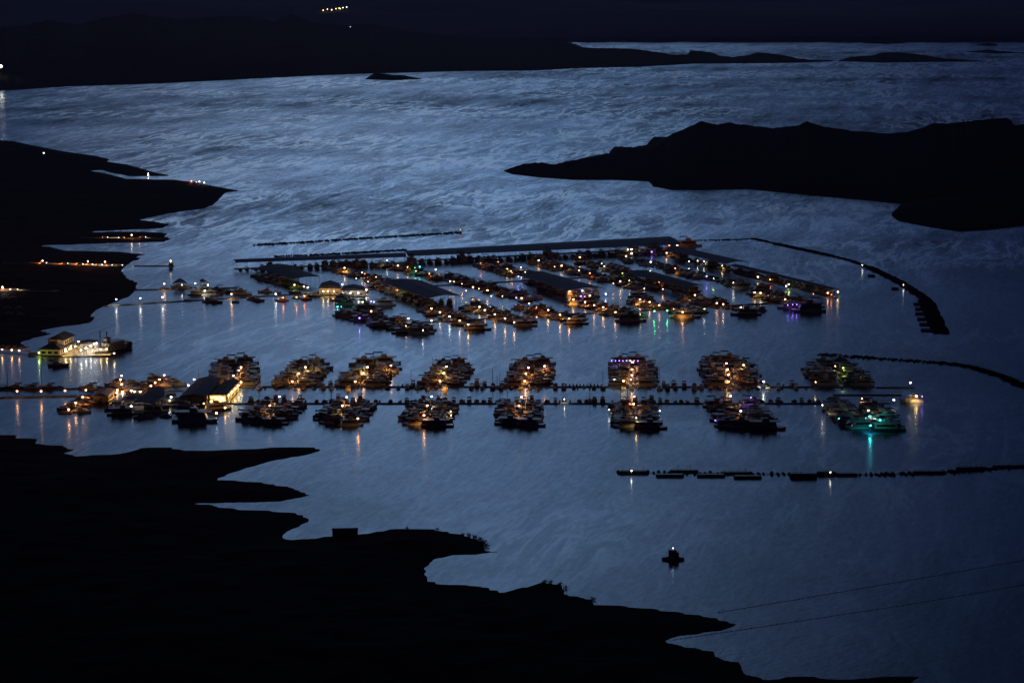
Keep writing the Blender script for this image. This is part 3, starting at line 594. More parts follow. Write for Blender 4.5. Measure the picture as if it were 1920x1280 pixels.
# ------------------------------------------------------------ buildings
def building(px, h, label, name='building', wall=WALL, roof=ROOFD, rise=1.6, over=.7, windows=True, cat='building', base=.55, flat=False, z0=0):
    q = [P(a, b, h) for a, b in px]; c = sum(q, Vector())/4; o = Vector((c.x, c.y, base)); r = empty(name, o); q = [p-o for p in q]
    inn = [p-Vector((p.x, p.y, 0)).normalized()*over for p in q]; H = h-base
    MB().hexa([(p.x, p.y, 0) for p in inn], [(p.x, p.y, H) for p in inn]).build('wall', wall, r)
    e0, e1 = (q[1]-q[0]).length, (q[2]-q[1]).length
    a, b, d, f = (q[0], q[1], q[2], q[3]) if e0 > e1 else (q[1], q[2], q[3], q[0])
    if flat: MB().hexa([(p.x, p.y, H+.01) for p in q], [(p.x, p.y, H+.4) for p in q]).build('roof', roof, r)
    else:
        up = Vector((0, 0, rise)); m1, m2 = (a+f)/2+up, (b+d)/2+up; dn = Vector((0, 0, .22)); up2 = Vector((0, 0, .02))
        MB().loft([[a+up2, m1+up2, f+up2, f+up2+dn, m1+dn*1.2, a+up2+dn], [b+up2, m2+up2, d+up2, d+up2+dn, m2+dn*1.2, b+up2+dn]], closed=True).build('roof', roof, r)
    if windows:
        for s0, s1 in ((inn[0], inn[1]), (inn[1], inn[2])):
            u = (s1-s0); ln = u.length; u = u.normalized(); nrm = Vector((u.y, -u.x, 0)); n = max(1, int(ln/4.5))
            for i in range(n):
                m = s0+u*(ln*(i+.5)/n); door = (i == n//2 and s0 is inn[0]); z0_, z1_ = (0.05, 2.2) if door else (1.0, 2.1); wv = .55 if door else .8
                p = [(m+u*sx*wv+nrm*sn) for sn in (.05, -.05) for sx in (-1, 1)]
                p = [p[0], p[1], p[3], p[2]]
                MB().hexa([(v.x, v.y, z0_) for v in p], [(v.x, v.y, z1_) for v in p]).build('door' if door else 'window', WALLD if door else GLASS, r)
    tag(r, label, cat); return r, o, q
def raft(px, z, label, name='pontoon', m=DECK, cat='pontoon'):
    q = [P(a, b, 0) for a, b in px]; c = sum(q, Vector())/4; r = empty(name, (c.x, c.y, 0)); q = [p-c for p in q]
    MB().hexa([(p.x, p.y, z-.3) for p in q], [(p.x, p.y, z) for p in q]).build('deck', m, r)
    MB().hexa([(p.x*.97, p.y*.97, -.3) for p in q], [(p.x*.97, p.y*.97, z-.31) for p in q]).build('float', BLACKC, r)
    tag(r, label, cat); return r
# harbour office group on the lower west side
raft([(322, 757), (430, 757), (455, 722), (372, 720)], .5, 'broad pontoon carrying the harbour halls')
building([(392, 741), (424, 741), (450, 714), (421, 714)], 5.5, 'long hall with dark roof and glowing yellow porch walls', 'harbour_hall', WALL, ROOFD, 1.0, 1.2)
building([(336, 744), (388, 743), (418, 709), (372, 710)], 5.5, 'big grey roofed hall west of the glowing one', 'harbour_hall', WALLD, ROOFM, 1.5, 1.0)
roof_shelter([(268, 743), (308, 743), (308, 726), (280, 726)], 6, 'dark roof over berths west of the harbour halls', ROOFD, posts=3)
roof_shelter([(220, 753), (252, 752), (263, 742), (234, 742)], 5, 'dark roof at the corner by the white glowing stage', ROOFM, posts=3)
roof_shelter([(250, 755), (289, 755), (307, 742), (264, 741)], 6, 'dark tilted roof in the middle of the western berths', ROOFD, posts=3)
raft([(205, 752), (322, 757), (330, 738), (222, 737)], .45, 'pontoon under the western berth roofs')
raft([(172, 750), (210, 750), (224, 738), (190, 738)], .45, 'small pontoon under the orange fronted cabin')
building([(174, 742), (203, 742), (217, 731), (187, 730)], 4.2, 'small cabin with grey gable roof and orange front', 'harbour_cabin', WALL, ROOFM, 1.2, .6)
building([(213, 752), (226, 752), (236, 738), (222, 738)], 3.6, 'glowing white store block between the cabin and the berths', 'store_block', WHITE, WHITE, .4, .3, False, flat=True)
for x, y, v, s, a, lb in [(232, 777, 1, 1.0, .1, 'dark houseboat nearest the bright reflection by the western berths'), (258, 766, 0, 1.0, 0, 'dark houseboat tucked behind under the tilted roof'), (290, 772, 2, 1.0, -.1, 'dark houseboat below the dark tilted roof'), (335, 762, 1, 1.0, 0, 'dark houseboat before the yellow terrace'), (352, 772, 2, 1.1, 0, 'wide dark houseboat below the harbour halls'), (366, 790, 0, 1.45, 0, 'largest black houseboat below the harbour halls'), (407, 768, 1, 1.0, .5, 'houseboat at the corner of the glowing hall')]:
    boat('house', P(x, y), a, '', 'houseboats around the harbour halls', v, s, lb)
for x, y, k, lb in [(312, 782, 'motor', 'small pale motorboat beside the largest black houseboat'), (268, 783, 'cruise', 'dark cruiser at the tip of the western berths'), (215, 770, 'cruise', 'cruiser on the west edge of the berths'), (320, 750, 'cruise', 'cruiser at the yellow terrace'), (335, 722, 'cruise', 'cruiser beside the tall white lit mast'), (300, 764, 'cruise', 'cruiser squeezed between two dark houseboats')]:
    boat(k, P(x, y), rnd.uniform(-.2, .2), '', 'boats around the harbour halls', None, 1, lb)
dock(P(-30, 746.5), P(172, 742), 3, 'lamp lit concrete walkway coming from the west shore', 'walkway', m=CONC, group=None)
dock(P(-30, 733), P(232, 727), 2.2, 'dark thin walkway behind the lamp lit one', 'walkway', m=CONC, group=None)
dock(P(232, 733), P(345, 733), 2, 'walkway between the lit fingers and the berths', 'walkway', m=CONC, group=None)
MX = [('motor', 5), ('cruise', 1.5)]
pier(P(226, 738), P(232, 713), 'lit westmost finger dock', (MX, MX), 6, hs=.7, group='boats on the lit west fingers', fingers=False, width=2)
pier(P(270, 738), P(310, 709), 'lit finger dock by the halls', (MX, MX), 6, hs=.7, group='boats on the lit west fingers', fingers=False, width=2)
pier(P(172, 744), P(131, 776), 'lit finger dock pointing south', (MX, MX), 6, hs=.7, group='boats on the lit west fingers', fingers=False, width=2)
for i, (x, k) in enumerate([(12, 'sail'), (26, 'cruise'), (47, 'motor'), (58, 'cruise'), (76, 'sail'), (88, 'cruise'), (112, 'motor'), (166, 'cruise'), (186, 'motor')]):
    boat(k, P(x, 729), rnd.choice((0, math.pi)), f'{od(i)} from west, behind the dark western walkway', 'boats behind the dark western walkway')
# upper west docks
dock(P(196, 574), P(425, 560), 2.4, 'walkway with three lamps from the shore to the upper west docks', 'walkway', m=CONC, group=None)
dock(P(425, 560), P(625, 548), 2.4, 'lit walkway between the upper west docks and the white store', 'walkway', m=CONC, group=None)
dock(P(252, 544), P(445, 540), 2.2, 'upper thin walkway from the shore to the small shelters', 'walkway', m=CONC, group=None)
dock(P(252, 499), P(327, 499), 2.2, 'lonely thin pier with a lit hut at its end', 'pier', m=CONC, group=None)
building([(316, 496), (324, 496), (325, 493), (317, 493)], 3, 'tiny hut at the end of the lonely pier', 'hut', WALL, ROOFD, .8, .3, False)
roof_shelter([(322, 532), (352, 532), (345, 525), (330, 525)], 5, 'small dark shelter on the upper west walkway', ROOFD, posts=2, rise=1.5)
roof_shelter([(378, 530), (393, 531), (385, 525), (374, 525)], 5.5, 'small tilted shelter beside a white lamp', ROOFM, posts=2, rise=1.2)
building([(597, 541), (640, 541), (636, 531), (603, 530)], 5, 'white gabled wing west of the floating store', 'floating_store', WHITE, ROOFD, 1.8, .7)
building([(638, 545), (686, 545), (682, 537), (645, 536)], 4.5, 'white floating store with brightly lit front', 'floating_store', WHITE, ROOFD, 1.4, .7)
raft([(594, 553), (692, 555), (690, 540), (600, 540)], .5, 'pontoon under the white floating store')
for i, (x, y, k) in enumerate([(330, 539, 'cruise'), (345, 540, 'cruise'), (358, 540, 'motor'), (372, 553, 'house'), (395, 553, 'house'), (405, 549, 'house'), (412, 545, 'cruise'), (430, 549, 'cruise'), (452, 551, 'house'), (393, 566, 'cruise'), (405, 568, 'cruise'), (441, 567, 'motor'), (352, 564, 'motor'), (473, 562, 'cruise'), (486, 565, 'cruise'), (497, 548, 'cruise'), (528, 564, 'cruise'), (575, 562, 'cruise'), (556, 559, 'motor'), (588, 556, 'cruise'), (520, 550, 'motor'), (308, 541, 'motor'), (380, 541, 'cruise'), (553, 550, 'cruise'), (465, 553, 'motor')]):
    boat(k, P(x, y), rnd.choice((0, math.pi))+rnd.uniform(-.3, .3), f'{od(i)} of the scattered upper west boats', 'boats scattered on the upper west docks', scale=.85)

# ------------------------------------------------------------ floating restaurant and paddle steamer
def restaurant():
    O = P(74, 667); r = empty('floating_restaurant', (O.x, O.y, 0), -math.atan2(5, 36)); 
    def B(name, m, *bx, **k):
        q = MB()
        for b in bx: q.box(*b)
        return q.build(name, m, r)
    B('pontoon', BLACKC, (-1.5, 17, -1, 38, -.3, .7)); B('wall', WALL, (0, 13.5, 0, 34, .7, 4.2), (2, 12.5, 12, 33, 4.2, 8.6))
    MB().hexa([(-1.2, -1.2, 4.2), (14.7, -1.2, 4.2), (14.7, 35, 4.2), (-1.2, 35, 4.2)], [(5.5, 6, 7.2), (8.5, 6, 7.2), (8.5, 13, 7.2), (5.5, 13, 7.2)]).build('roof', ROOFD, r)
    MB().hexa([(1, 11, 8.62), (13.6, 11, 8.62), (13.6, 34.2, 8.62), (1, 34.2, 8.62)], [(6.8, 14, 11.4), (7.8, 14, 11.4), (7.8, 31, 11.4), (6.8, 31, 11.4)]).build('roof', ROOFD, r)
    for i in range(8): B('window', BULB['y'] if i in (2, 5) else GLASS, (13.48, 13.56, 2+i*4, 4+i*4, 1.4, 3.2))
    for i in range(4): B('window', GLASS, (12.48, 12.56, 14+i*4.6, 16+i*4.6, 5.8, 7.4))
    for i in range(3): B('window', GLASS, (1.5+i*4, 4+i*4, -.06, .02, 1.4, 3.0))
    B('chimney', CREAM if False else WALL, (9, 10, 9.2, 10.2, 4.5, 9.2)); B('chimney', WALL, (3.4, 4.4, 9.2, 10.2, 4.5, 9.2))
    return tag(r, 'two storey floating restaurant with dark hip roofs and glowing side', 'restaurant')
restaurant()
raft([(116, 669), (208, 668.5), (214, 656), (150, 646)], .8, 'glowing boarded terrace deck beside the restaurant', 'terrace', CONC, 'terrace')
building([(149, 646), (184, 645), (184, 638), (150, 639)], 3.6, 'low white pavilion glowing on the terrace', 'pavilion', WHITE, ROOFM, .8, .5, True)
def fence(a, b, label, base=.8, n=10):
    d = b-a; r = empty('railing', (a.x, a.y, base), math.atan2(d.y, d.x)); ln = d.length; q = MB().bar((0, 0, 1.05), (ln, 0, 1.05), .05, 4).bar((0, 0, .55), (ln, 0, .55), .03, 4)
    for i in range(n+1): q.bar((ln*i/n, 0, 0), (ln*i/n, 0, 1.05), .045, 4)
    q.build('rail', WHITE, r); tag(r, label, 'railing')
fence(P(118, 668.5), P(206, 668), 'pale railing along the front edge of the terrace')
for i, (x, y) in enumerate([(128, 664), (139, 663), (150, 661), (163, 662), (176, 664), (168, 657), (158, 655)]):
    g = P(x, y); r = empty('parasol', (g.x, g.y, .8)); MB().bar((0, 0, 0), (0, 0, 2.6), .04, 5).build('pole', STEEL, r)
    MB().bar((0, 0, 2.1), (0, 0, 2.8), 1.5, 8, .05).build('canopy', WHITE, r); MB().bar((0, 0, .7), (0, 0, .76), .6, 8).build('tabletop', WHITE, r)
    tag(r, f'pale parasol over a table, {od(i)} from the restaurant wall', 'parasol', 'parasols on the glowing terrace')
def steamer():
    O = P(207, 660); d = P(229, 653)-P(187, 664.5); r = empty('paddle_steamer', (O.x, O.y, 0), math.atan2(d.y, d.x)+math.pi)   # bow towards the viewer
    r.rotation_euler.z = math.atan2(-d.y*.75, -d.x)
    hull(32, 8, 1.6, .3, .9, .5).build('hull', HULLD, r)
    MB().box(-13, 8, -3.4, 3.4, 1.6, 4.1).build('cabin', WHITE, r); MB().box(-14.5, 10.5, -4, 4, 4.12, 4.32).build('deck', HULLD, r)
    MB().box(-11, 5, -2.9, 2.9, 4.33, 6.6).build('saloon', WHITE, r); MB().box(-12.5, 7.5, -3.7, 3.7, 6.62, 6.8).build('upper_deck', HULLD, r)
    p = MB().box(1.5, 4.8, -1.5, 1.5, 6.81, 9.2).build('pilot_house', WHITE, r); MB().hexa([(1, -2, 9.21), (5.3, -2, 9.21), (5.3, 2, 9.21), (1, 2, 9.21)], [(2.9, -.2, 10.2), (3.4, -.2, 10.2), (3.4, .2, 10.2), (2.9, .2, 10.2)]).build('roof', RED, p)
    for s in (-1, 1):
        f = MB().bar((7, s*2.6, 4.3), (7, s*2.6, 13.5), .38, 9).bar((7, s*2.6, 13.5), (7, s*2.6, 14.2), .38, 9, .62).build('funnel', BLACKC, r)
    for i in range(6):
        for s in (-1, 1): MB().box(-11.5+i*3.2, -10+i*3.2, s*3.4-.05, s*3.4+.05, 2.3, 3.5).build('window', GLASS, r)
    pw = MB()
    for i in range(10):
        a = i*math.pi/5; ca, sa = math.cos(a), math.sin(a); pw.hexa([(-18+2.6*ca*.3, -3, 2+2.6*sa*.3), (-18+2.7*ca, -3, 2+2.7*sa), (-18+2.7*ca, 3, 2+2.7*sa), (-18+2.6*ca*.3, 3, 2+2.6*sa*.3)], [(-18+2.6*ca*.3-.12*sa, -3, 2.0+2.6*sa*.3+.12*ca), (-18+2.7*ca-.12*sa, -3, 2+2.7*sa+.12*ca), (-18+2.7*ca-.12*sa, 3, 2+2.7*sa+.12*ca), (-18+2.6*ca*.3-.12*sa, 3, 2+2.6*sa*.3+.12*ca)])
    pw.bar((-18, -3.2, 2), (-18, 3.2, 2), .9, 8).build('paddle_wheel', RED, r)
    rl = MB()
    for s in (-1, 1):
        rl.bar((-14.5, s*3.95, 5.3), (10.5, s*3.95, 5.3), .05, 4)
        for i in range(13): rl.bar((-14.4+i*2.05, s*3.95, 4.3), (-14.4+i*2.05, s*3.95, 5.3), .04, 4)
    rl.bar((10.5, -3.95, 5.3), (10.5, 3.95, 5.3), .05, 4).build('railing', WHITE, r)
    return tag(r, 'old style paddle steamer with two tall black funnels', 'paddle steamer')
steamer()
boat('cruise', P(110, 687), .1, '', 'boats anchored alone', 2, 1.1, 'black tug like boat drifting below the restaurant')
# the gangway bridge on the far left
def gangway():
    a, b = P(-45, 656), P(56, 662); d = b-a; ln = d.length; r = empty('footbridge', (a.x, a.y, 0), math.atan2(d.y, d.x))
    MB().box(0, ln, -1.2, 1.2, 1.2, 1.5).build('deck', DECK, r)
    for s in (-1, 1):
        t = MB().bar((0, s*1.2, 1.5), (ln, s*1.2, 1.5), .12, 4); n = 9
        for i in range(n):
            x0, x1 = ln*i/n, ln*(i+1)/n; xm = (x0+x1)/2
            t.bar((x0, s*1.2, 1.5), (xm, s*1.2, 4.2), .1, 4).bar((xm, s*1.2, 4.2), (x1, s*1.2, 1.5), .1, 4)
        t.build('truss', WHITE, r)
    tag(r, 'orange lit truss footbridge to the floating restaurant', 'footbridge')
gangway()
raft([(52, 668), (76, 669), (78, 663), (54, 663)], .8, 'dark landing raft between the bridge and the restaurant', 'landing_raft')

# ------------------------------------------------------------ breakwaters, barges, buoys
def float_mesh():
    q = MB().bar((0, -1.8, .15), (0, 1.8, .15), .6, 8); q.bar((0, -2.6, .5), (0, -2.0, .35), .25, 6, .5); return q
FM = float_mesh().mesh('float', RUBBER)
def chain(pts, step, label, width=lambda t: 0, name='floating_breakwater', sc=1.0, extra=lambda t: 0, rope=True):
    q = [P(*p) for p in pts]; seg = [(q[i+1]-q[i]).length for i in range(len(q)-1)]; tot = sum(seg); r = empty(name, q[0]); cnt = 0; rest = MB(); x = 0
    def at(s):
        for i, l in enumerate(seg):
            if s <= l or i == len(seg)-1: return q[i].lerp(q[i+1], min(1, s/l)), (q[i+1]-q[i]).normalized()
            s -= l
    rp = MB()
    for i in range(len(q)-1): rp.bar(q[i]-q[0]+Vector((0, 0, .25)), q[i+1]-q[0]+Vector((0, 0, .25)), .14, 4)
    rp.build('cable', STEEL, r)
    while x < tot:
        p, d = at(x); v = Vector((-d.y, d.x, 0)); w_ = width(x/tot); n = 1+int(w_/3.2)
        for k in range(n):
            o_ = v*((k-(n-1)/2)*3.2+rnd.uniform(-.8, .8))+d*rnd.uniform(-.7, .7); pos = p-q[0]+o_; an = math.atan2(d.y, d.x)+rnd.uniform(-.3, .3); s_ = sc*rnd.uniform(.75, 1.25)
            if cnt < 98 and (n == 1 or k == 0 or rnd.random() < .25):
                f = bpy.data.objects.new('float', FM); C.objects.link(f); f.parent = r; f.location = pos; f.rotation_euler = (0, 0, an); f.scale = (s_, s_, s_); cnt += 1
            else:
                c_, s2 = math.cos(an), math.sin(an); k0 = len(rest.v)
                for vv in FM.vertices: rest.v.append((pos.x+(vv.co.x*c_-vv.co.y*s2)*s_, pos.y+(vv.co.x*s2+vv.co.y*c_)*s_, pos.z+vv.co.z*s_))
                for f in FM.polygons: rest.f.append(tuple(k0+i for i in f.vertices))
        x += step
    if rest.v: tag(rest.build('tyre_floats', RUBBER, r), kind='stuff')
    tag(r, label, 'breakwater'); return r
chain([(477, 460), (560, 455), (700, 446), (862, 436.5)], 3.0, 'thin straight string of floats lying alone in the open lake', sc=1.35)
chain([(516, 481), (600, 478), (760, 469)], 1.9, 'string of floats right behind the western back roof', sc=1.3)
chain([(1300, 451), (1360, 450), (1415, 448), (1500, 467), (1560, 480)], 2.3, 'northern string of floats from the back roof to the bend', lambda t: 0 if t < .5 else 3.3)
chain([(1560, 480), (1600, 490), (1640, 506), (1690, 530), (1735, 560), (1748, 588), (1762, 618), (1766, 626)], 2.2, 'wide curved band of tyre floats ending in the east', lambda t: 2+7*t)
chain([(1538, 665), (1600, 669), (1700, 676), (1785, 682)], 2.6, 'beaded line of floats behind the unlit eastern boats', sc=1.3)
chain([(1785, 682), (1830, 690), (1880, 706), (1930, 728), (1960, 742)], 2.1, 'broken triple band of floats leaving the frame on the east', lambda t: 3.4)
chain([(1158, 886), (1300, 887), (1480, 889), (1640, 890), (1780, 885), (1930, 873)], 2.9, 'row of black floats linking the moored barges in the south', sc=1.2)
for i, (x, y, s) in enumerate([(1722, 571, 1), (1726, 580, 1.1), (1727, 589, 1.2), (1731, 599, 1.2), (1735, 609, 1.2), (1738, 620, 1.2), (1634, 518, .8), (1678, 542, .8)]):
    g = P(x, y); r = empty('raft', g, -.1); MB().box(-3.3*s, 3.3*s, -4.5, 4.5, .1, .6).build('deck', RUBBER, r)
    q = MB().bar((-3.3*s, -4.5, .8), (3.3*s, -4.5, .8), .15, 5).bar((3.3*s, -4.5, .8), (3.3*s, 4.5, .8), .15, 5).bar((-3.3*s, 4.5, .8), (3.3*s, 4.5, .8), .15, 5).bar((-3.3*s, -4.5, .8), (-3.3*s, 4.5, .8), .15, 5); q.build('edge_tube', BLACKC, r)
    tag(r, f'square black raft along the curved tyre band, {od(i)} counted southward' if i < 6 else f'small raft inside the {"northern" if i == 6 else "middle"} stretch of the curved tyre band', 'raft', 'rafts along the curved band' if i < 6 else None)
BG = [(1160,1215,888,1.9,4),(1256,1310,885.5,1.5,2),(1230,1283,894,1.6,0),(1307,1360,894,1.6,1),(1352,1406,889,1.5,4),(1376,1429,897,1.7,0),(1482,1533,896,3.0,2),(1532,1567,891,2.6,3),(1568,1609,892,1.6,0),(1713,1772,888,1.7,1),(1795,1848,882,2.2,5),(1864,1918,877,1.6,0)]
for i, (x0, x1, y, h, n) in enumerate(BG):
    a, b = P(x0, y), P(x1, y+(-1 if i > 9 else 0)); d = b-a; ln = d.length; h *= .72; r = empty('barge', a, math.atan2(d.y, d.x))
    MB().hexa([(.5, 0, -.4), (ln-.5, 0, -.4), (ln-.5, 4, -.4), (.5, 4, -.4)], [(0, -.2, h*.55), (ln, -.2, h*.55), (ln, 4.2, h*.55), (0, 4.2, h*.55)]).build('hull', BLACKC, r)
    MB().box(.6, ln-.6, .5, 3.5, h*.56, h).build('cargo_box', HULLD, r)
    for k in range(n):
        MB().bar((ln*(k+.6)/(n+.2), 2, h), (ln*(k+.6)/(n+.2), 2, h+rnd.uniform(1, 3)), .08, 5).build('post', STEEL, r)
    tag(r, f'low black barge, {od(i)} from the western end of the southern float row', 'barge', 'barges in the southern float row')
def lone_platform():
    g = P(1262, 1049); r = empty('work_raft', g, .75)
    MB().box(-3.4, 3.4, -3.4, 3.4, -.3, .9).build('float', BLACKC, r); MB().box(-1.3, 1.2, -1.0, 1.5, .9, 4.0).build('cabin', GREYM, r); MB().box(-.2, 1.3, -2.2, -1.02, .9, 3.4).build('tank', BLACKC, r)
    MB().box(-1.5, 1.0, -.8, 1.4, 4.01, 4.25).build('roof', BLACKC, r)
    o = MB().bar((0, 0, 4.25), (0, 0, 5), .05, 5).build('mast', STEEL, r); o = MB().ball((0, 0, 5.1), .2).build('beacon', BULB['b'], r)
    tag(r, 'lone square work raft with a grey box cabin in the open water', 'raft')
lone_platform()
for i, pts in enumerate([[(1345, 1148), (1500, 1122), (1700, 1088), (1925, 1049)], [(1262, 1199), (1450, 1171), (1700, 1133), (1925, 1095)]]):
    q = [P(*p) for p in pts]; r = empty('buoy_line', q[0]); m = MB()
    for a, b in zip(q, q[1:]): m.bar(a-q[0]+Vector((0, 0, .08)), b-q[0]+Vector((0, 0, .08)), .055, 4)
    m.build('cable', STEEL, r); bm = MB().ball((0, 0, .1), .22, 7, 5, .8).mesh('buoy', BLACKC); tot = (q[-1]-q[0]).length
    for k in range(60):
        t = (k+.5)/60*3; s = int(t); p = q[s].lerp(q[s+1], t-s)-q[0]; o = bpy.data.objects.new('buoy', bm); C.objects.link(o); o.parent = r; o.location = p
    tag(r, ['upper of the two thin buoy lines across the empty water', 'lower of the two thin buoy lines across the empty water'][i], 'buoy line')
def marker(x, y, label, top='r', h=3.5):
    g = P(x, y); r = empty('marker_buoy', g); MB().bar((0, 0, -.2), (0, 0, .8), .9, 8, .7).bar((0, 0, .8), (0, 0, h-.4), .3, 6, .15).build('body', RED, r)
    MB().ball((0, 0, h-.2), .3).build('beacon', BULB[top], r); tag(r, label, 'buoy')
marker(863, 438, 'red lit marker at the east end of the lone float string')
# concrete hut on the near shore
view = bpy.context.view_layer
view.update(); dg = bpy.context.evaluated_depsgraph_get()
def hit(px, py):
    ok, loc, *_ = SC.ray_cast(dg, Vector((0, 0, CAM_H)), ray(px, py).normalized()); return loc
g = P(647, 1004); r = empty('shore_shed', (g.x, g.y, .3), .1); MB().box(-5.6, 5.6, -2, 2, 0, 2.6).build('wall', WALLD, r); MB().box(-5.8, 5.8, -2.2, 2.2, 2.61, 2.8).build('roof', BLACKC, r); MB().box(-.5, .5, -2.06, -1.98, 0, 2).build('door', BLACKC, r)
tag(r, 'long low dark shed on the near shore', 'shed')
def bush(px, py, s, label):
    g = hit(px, py); r = empty('shrub', g); q = MB()
    for i in range(70):
        c = Vector((rnd.gauss(0, .5), rnd.gauss(0, .5), abs(rnd.gauss(.5, .35))))*s; u = Vector((rnd.uniform(-1, 1), rnd.uniform(-1, 1), rnd.uniform(-1, 1))).normalized()*.22*s; v = u.orthogonal().normalized()*.16*s
        q.quad(c-u, c+v, c+u, c-v)
    q.build('foliage', LEAF, r); MB().bar((0, 0, -.2), (0, 0, .6*s), .07*s, 5).build('trunk', WALLD, r); tag(r, label, 'shrub', 'shrubs on the black near points')
LEAF = mat('dry_leaves', (.04, .05, .025), .9)
for i, (x, y) in enumerate([(890, 1008), (900, 1012), (908, 1018), (912, 1025), (903, 1022), (895, 1016), (880, 1005), (820, 993), (764, 991), (868, 1003)]):
    bush(x, y, 1.3 if i < 7 else .9, f'scrubby bush near the tip of the near point, {od(i)} along its crest')
for i, (x, y) in enumerate([(1022, 1092), (1032, 1093), (1050, 1096), (1112, 1124), (1060, 1103)]):
    bush(x, y, 1.1, f'low bush on the jagged southern point, {od(i)} from the west')
# ------------------------------------------------------------ every lamp the photograph shows lit
def lamps(where, rows, order='from the walkway', h=None, grp=None):
    boost = 3 if 'k dock from west' in where else 1.3 if 't dock from west' in where else 1.25 if 'upper front' in where else 2.5 if 'restaurant' in where or 'glowing hall' in where or 'floating store' in where or 'end of the middle roof' in where else .8 if 'upper dock' in where or 'dock past' in where or 'dock behind' in where else 1.1
    h = h or (6.0 if 'dock from west' in where else 5)
    for i, t in enumerate(rows):
        x, y, c = t[:3]; pw = t[3] if len(t) > 3 else 1; n = len(rows)
        lamp(x, y, c, pw*boost, h, f'{LNAME[c]} lamp, ' + (f'{od(i)} {order}, {where}' if n > 1 else where), grp or 'lamps on the docks')
lamps('first back dock from west', [(438, 704, 'o'), (448, 694, 'o', .5), (452, 688, 'o')])
lamps('second back dock from west', [(548, 715, 'o'), (560, 700, 'o'), (573, 688, 'y', 2.2)])
lamps('third back dock from west', [(666, 715, 'o'), (681, 699, 'o'), (689, 688, 'y', 2.4), (733, 685, 'o', 1.6)])
lamps('fourth back dock from west', [(825, 714, 'o'), (832, 699, 'o'), (837, 687, 'y', .9)])
lamps('fifth back dock from west', [(984, 714, 'o', 1.3), (986, 700, 'o', 1.2), (991, 689, 'o'), (1021, 686, 'o', 1.8)])
lamps('sixth back dock from west', [(1169, 714, 'y', 1.3), (1185, 703, 'o'), (1185, 692, 'o'), (1186, 679, 'o', 1.8)])
lamps('seventh back dock from west', [(1366, 715, 'o', .9), (1366, 702, 'o'), (1364, 692, 'o'), (1362, 681, 'o', 1.4), (1394, 684, 'y', .6)])
lamps('eighth back dock from west', [(1529, 716, 'y', .12), (1581, 690, 'l', .4), (1566, 686, 'y', .1)])
lamps('on the upper walkway east of the seventh back dock', [(1432, 715, 'w', 1.2)])
lamps('alone at the end of the thin eastern walkway', [(1707, 717, 'w', 1.2)], h=6.5)
lamps('first front dock from west', [(524, 743, 'o', .8), (506, 760, 'o')])
lamps('second front dock from west', [(650, 744, 'o', .8), (642, 760, 'y', .6), (671, 784, 'o', 1)])
lamps('third front dock from west', [(809, 743, 'w', .6), (801, 760, 'o', 1), (795, 778, 'o')])
lamps('fourth front dock from west', [(978, 744, 'o', 1.1), (973, 760, 'o', 1.3)])
lamps('fifth front dock from west', [(1189, 743, 'o', .6), (1188, 757, 'o', 1.2), (1193, 783, 'y', .35)])
lamps('sixth front dock from west', [(1370, 742, 'o', .9), (1408, 745, 'v', .5), (1389, 770, 'o', .6)])
lamps('seventh front dock from west', [(1542, 759, 'w', .5), (1616, 747, 'o', .5), (1628, 769, 'o', 1)])
lamps('lit concrete walkway from the west shore', [(32, 733, 'o'), (77, 733, 'o'), (122, 732, 'o', 1.1), (161, 731, 'o')], 'from the west')
lamps('westmost lit finger dock', [(220, 731, 'o', .7), (228, 720, 'o'), (226, 711, 'o'), (228, 704, 'o')])
lamps('lit finger dock by the halls', [(283, 723, 'o'), (291, 717, 'o'), (299, 711, 'o'), (308, 703, 'o')])
lamps('lit finger dock pointing south', [(155, 744, 'o'), (142, 755, 'o'), (129, 767, 'o')])
lamps('along the bright walkway by the white store block', [(219, 736, 'y', 1.2), (230, 734, 'w', 1.6), (246, 732, 'w', 1.4), (252, 734, 'w', 1), (263, 734, 'w', 1.4)], 'from the west')
lamps('behind the grey roofed hall', [(353, 722, 'w', .8), (364, 711, 'w', .9), (376, 711, 'w', .9)], 'from the west')
lamps('at the yellow terrace below the grey hall', [(321, 744, 'w', .7), (359, 746, 'y', 1.1), (318, 750, 'w', .4), (382, 756, 'y', .3)], 'listed outward', h=4)
lamps('among the boats below the western berth roofs', [(246, 761, 'w', 1.2), (262, 754, 'w', .7), (243, 754, 'y', .5)], 'from the water', h=3.5)
lamps('on the boats south of the glowing hall', [(422, 764, 'o', .7), (406, 774, 'w', .4)], 'from the hall', h=3)
lamps('upper west walkway from the shore', [(218, 561, 'w', .9), (263, 559, 'w', .9), (305, 557, 'w', 1)], 'from the shore')
lamps('upper thin west walkway', [(308, 532, 'o', 1.1), (366, 531, 'w', 1), (390, 534, 'w', .6), (341, 534, 'w', .2)], 'from the shore')
lamps('on the hut of the lonely pier', [(320, 489, 'y', .7)])
lamps('walkway toward the white floating store', [(384, 545, 'w', .6), (434, 551, 'o', 1.6), (517, 551, 'w', 1.3), (531, 558, 'r', .6), (571, 555, 'r', .5), (556, 557, 'r', .3)], 'from the shore', h=4)
lamps('around the white floating store', [(552, 534, 'l', 1.2), (570, 537, 'y', .9), (577, 539, 'y', .5), (606, 546, 'y', .8), (615, 546, 'y', .9), (626, 546, 'o', 1.2), (643, 549, 'w', .9), (657, 549, 'w', 1.4), (672, 549, 'w', 1.0), (670, 536, 'w', 1), (678, 537, 'r', .8), (687, 543, 'w', .8), (642, 533, 'b', .3)], 'from the west', h=4)
lamps('dock behind western roof', [(646, 502, 'o', 2.2), (679, 511, 'w', .4), (684, 513, 'r', .8), (705, 519, 'o', .6), (668, 522, 'o', .6), (690, 528, 'o', .5)], 'from the north')
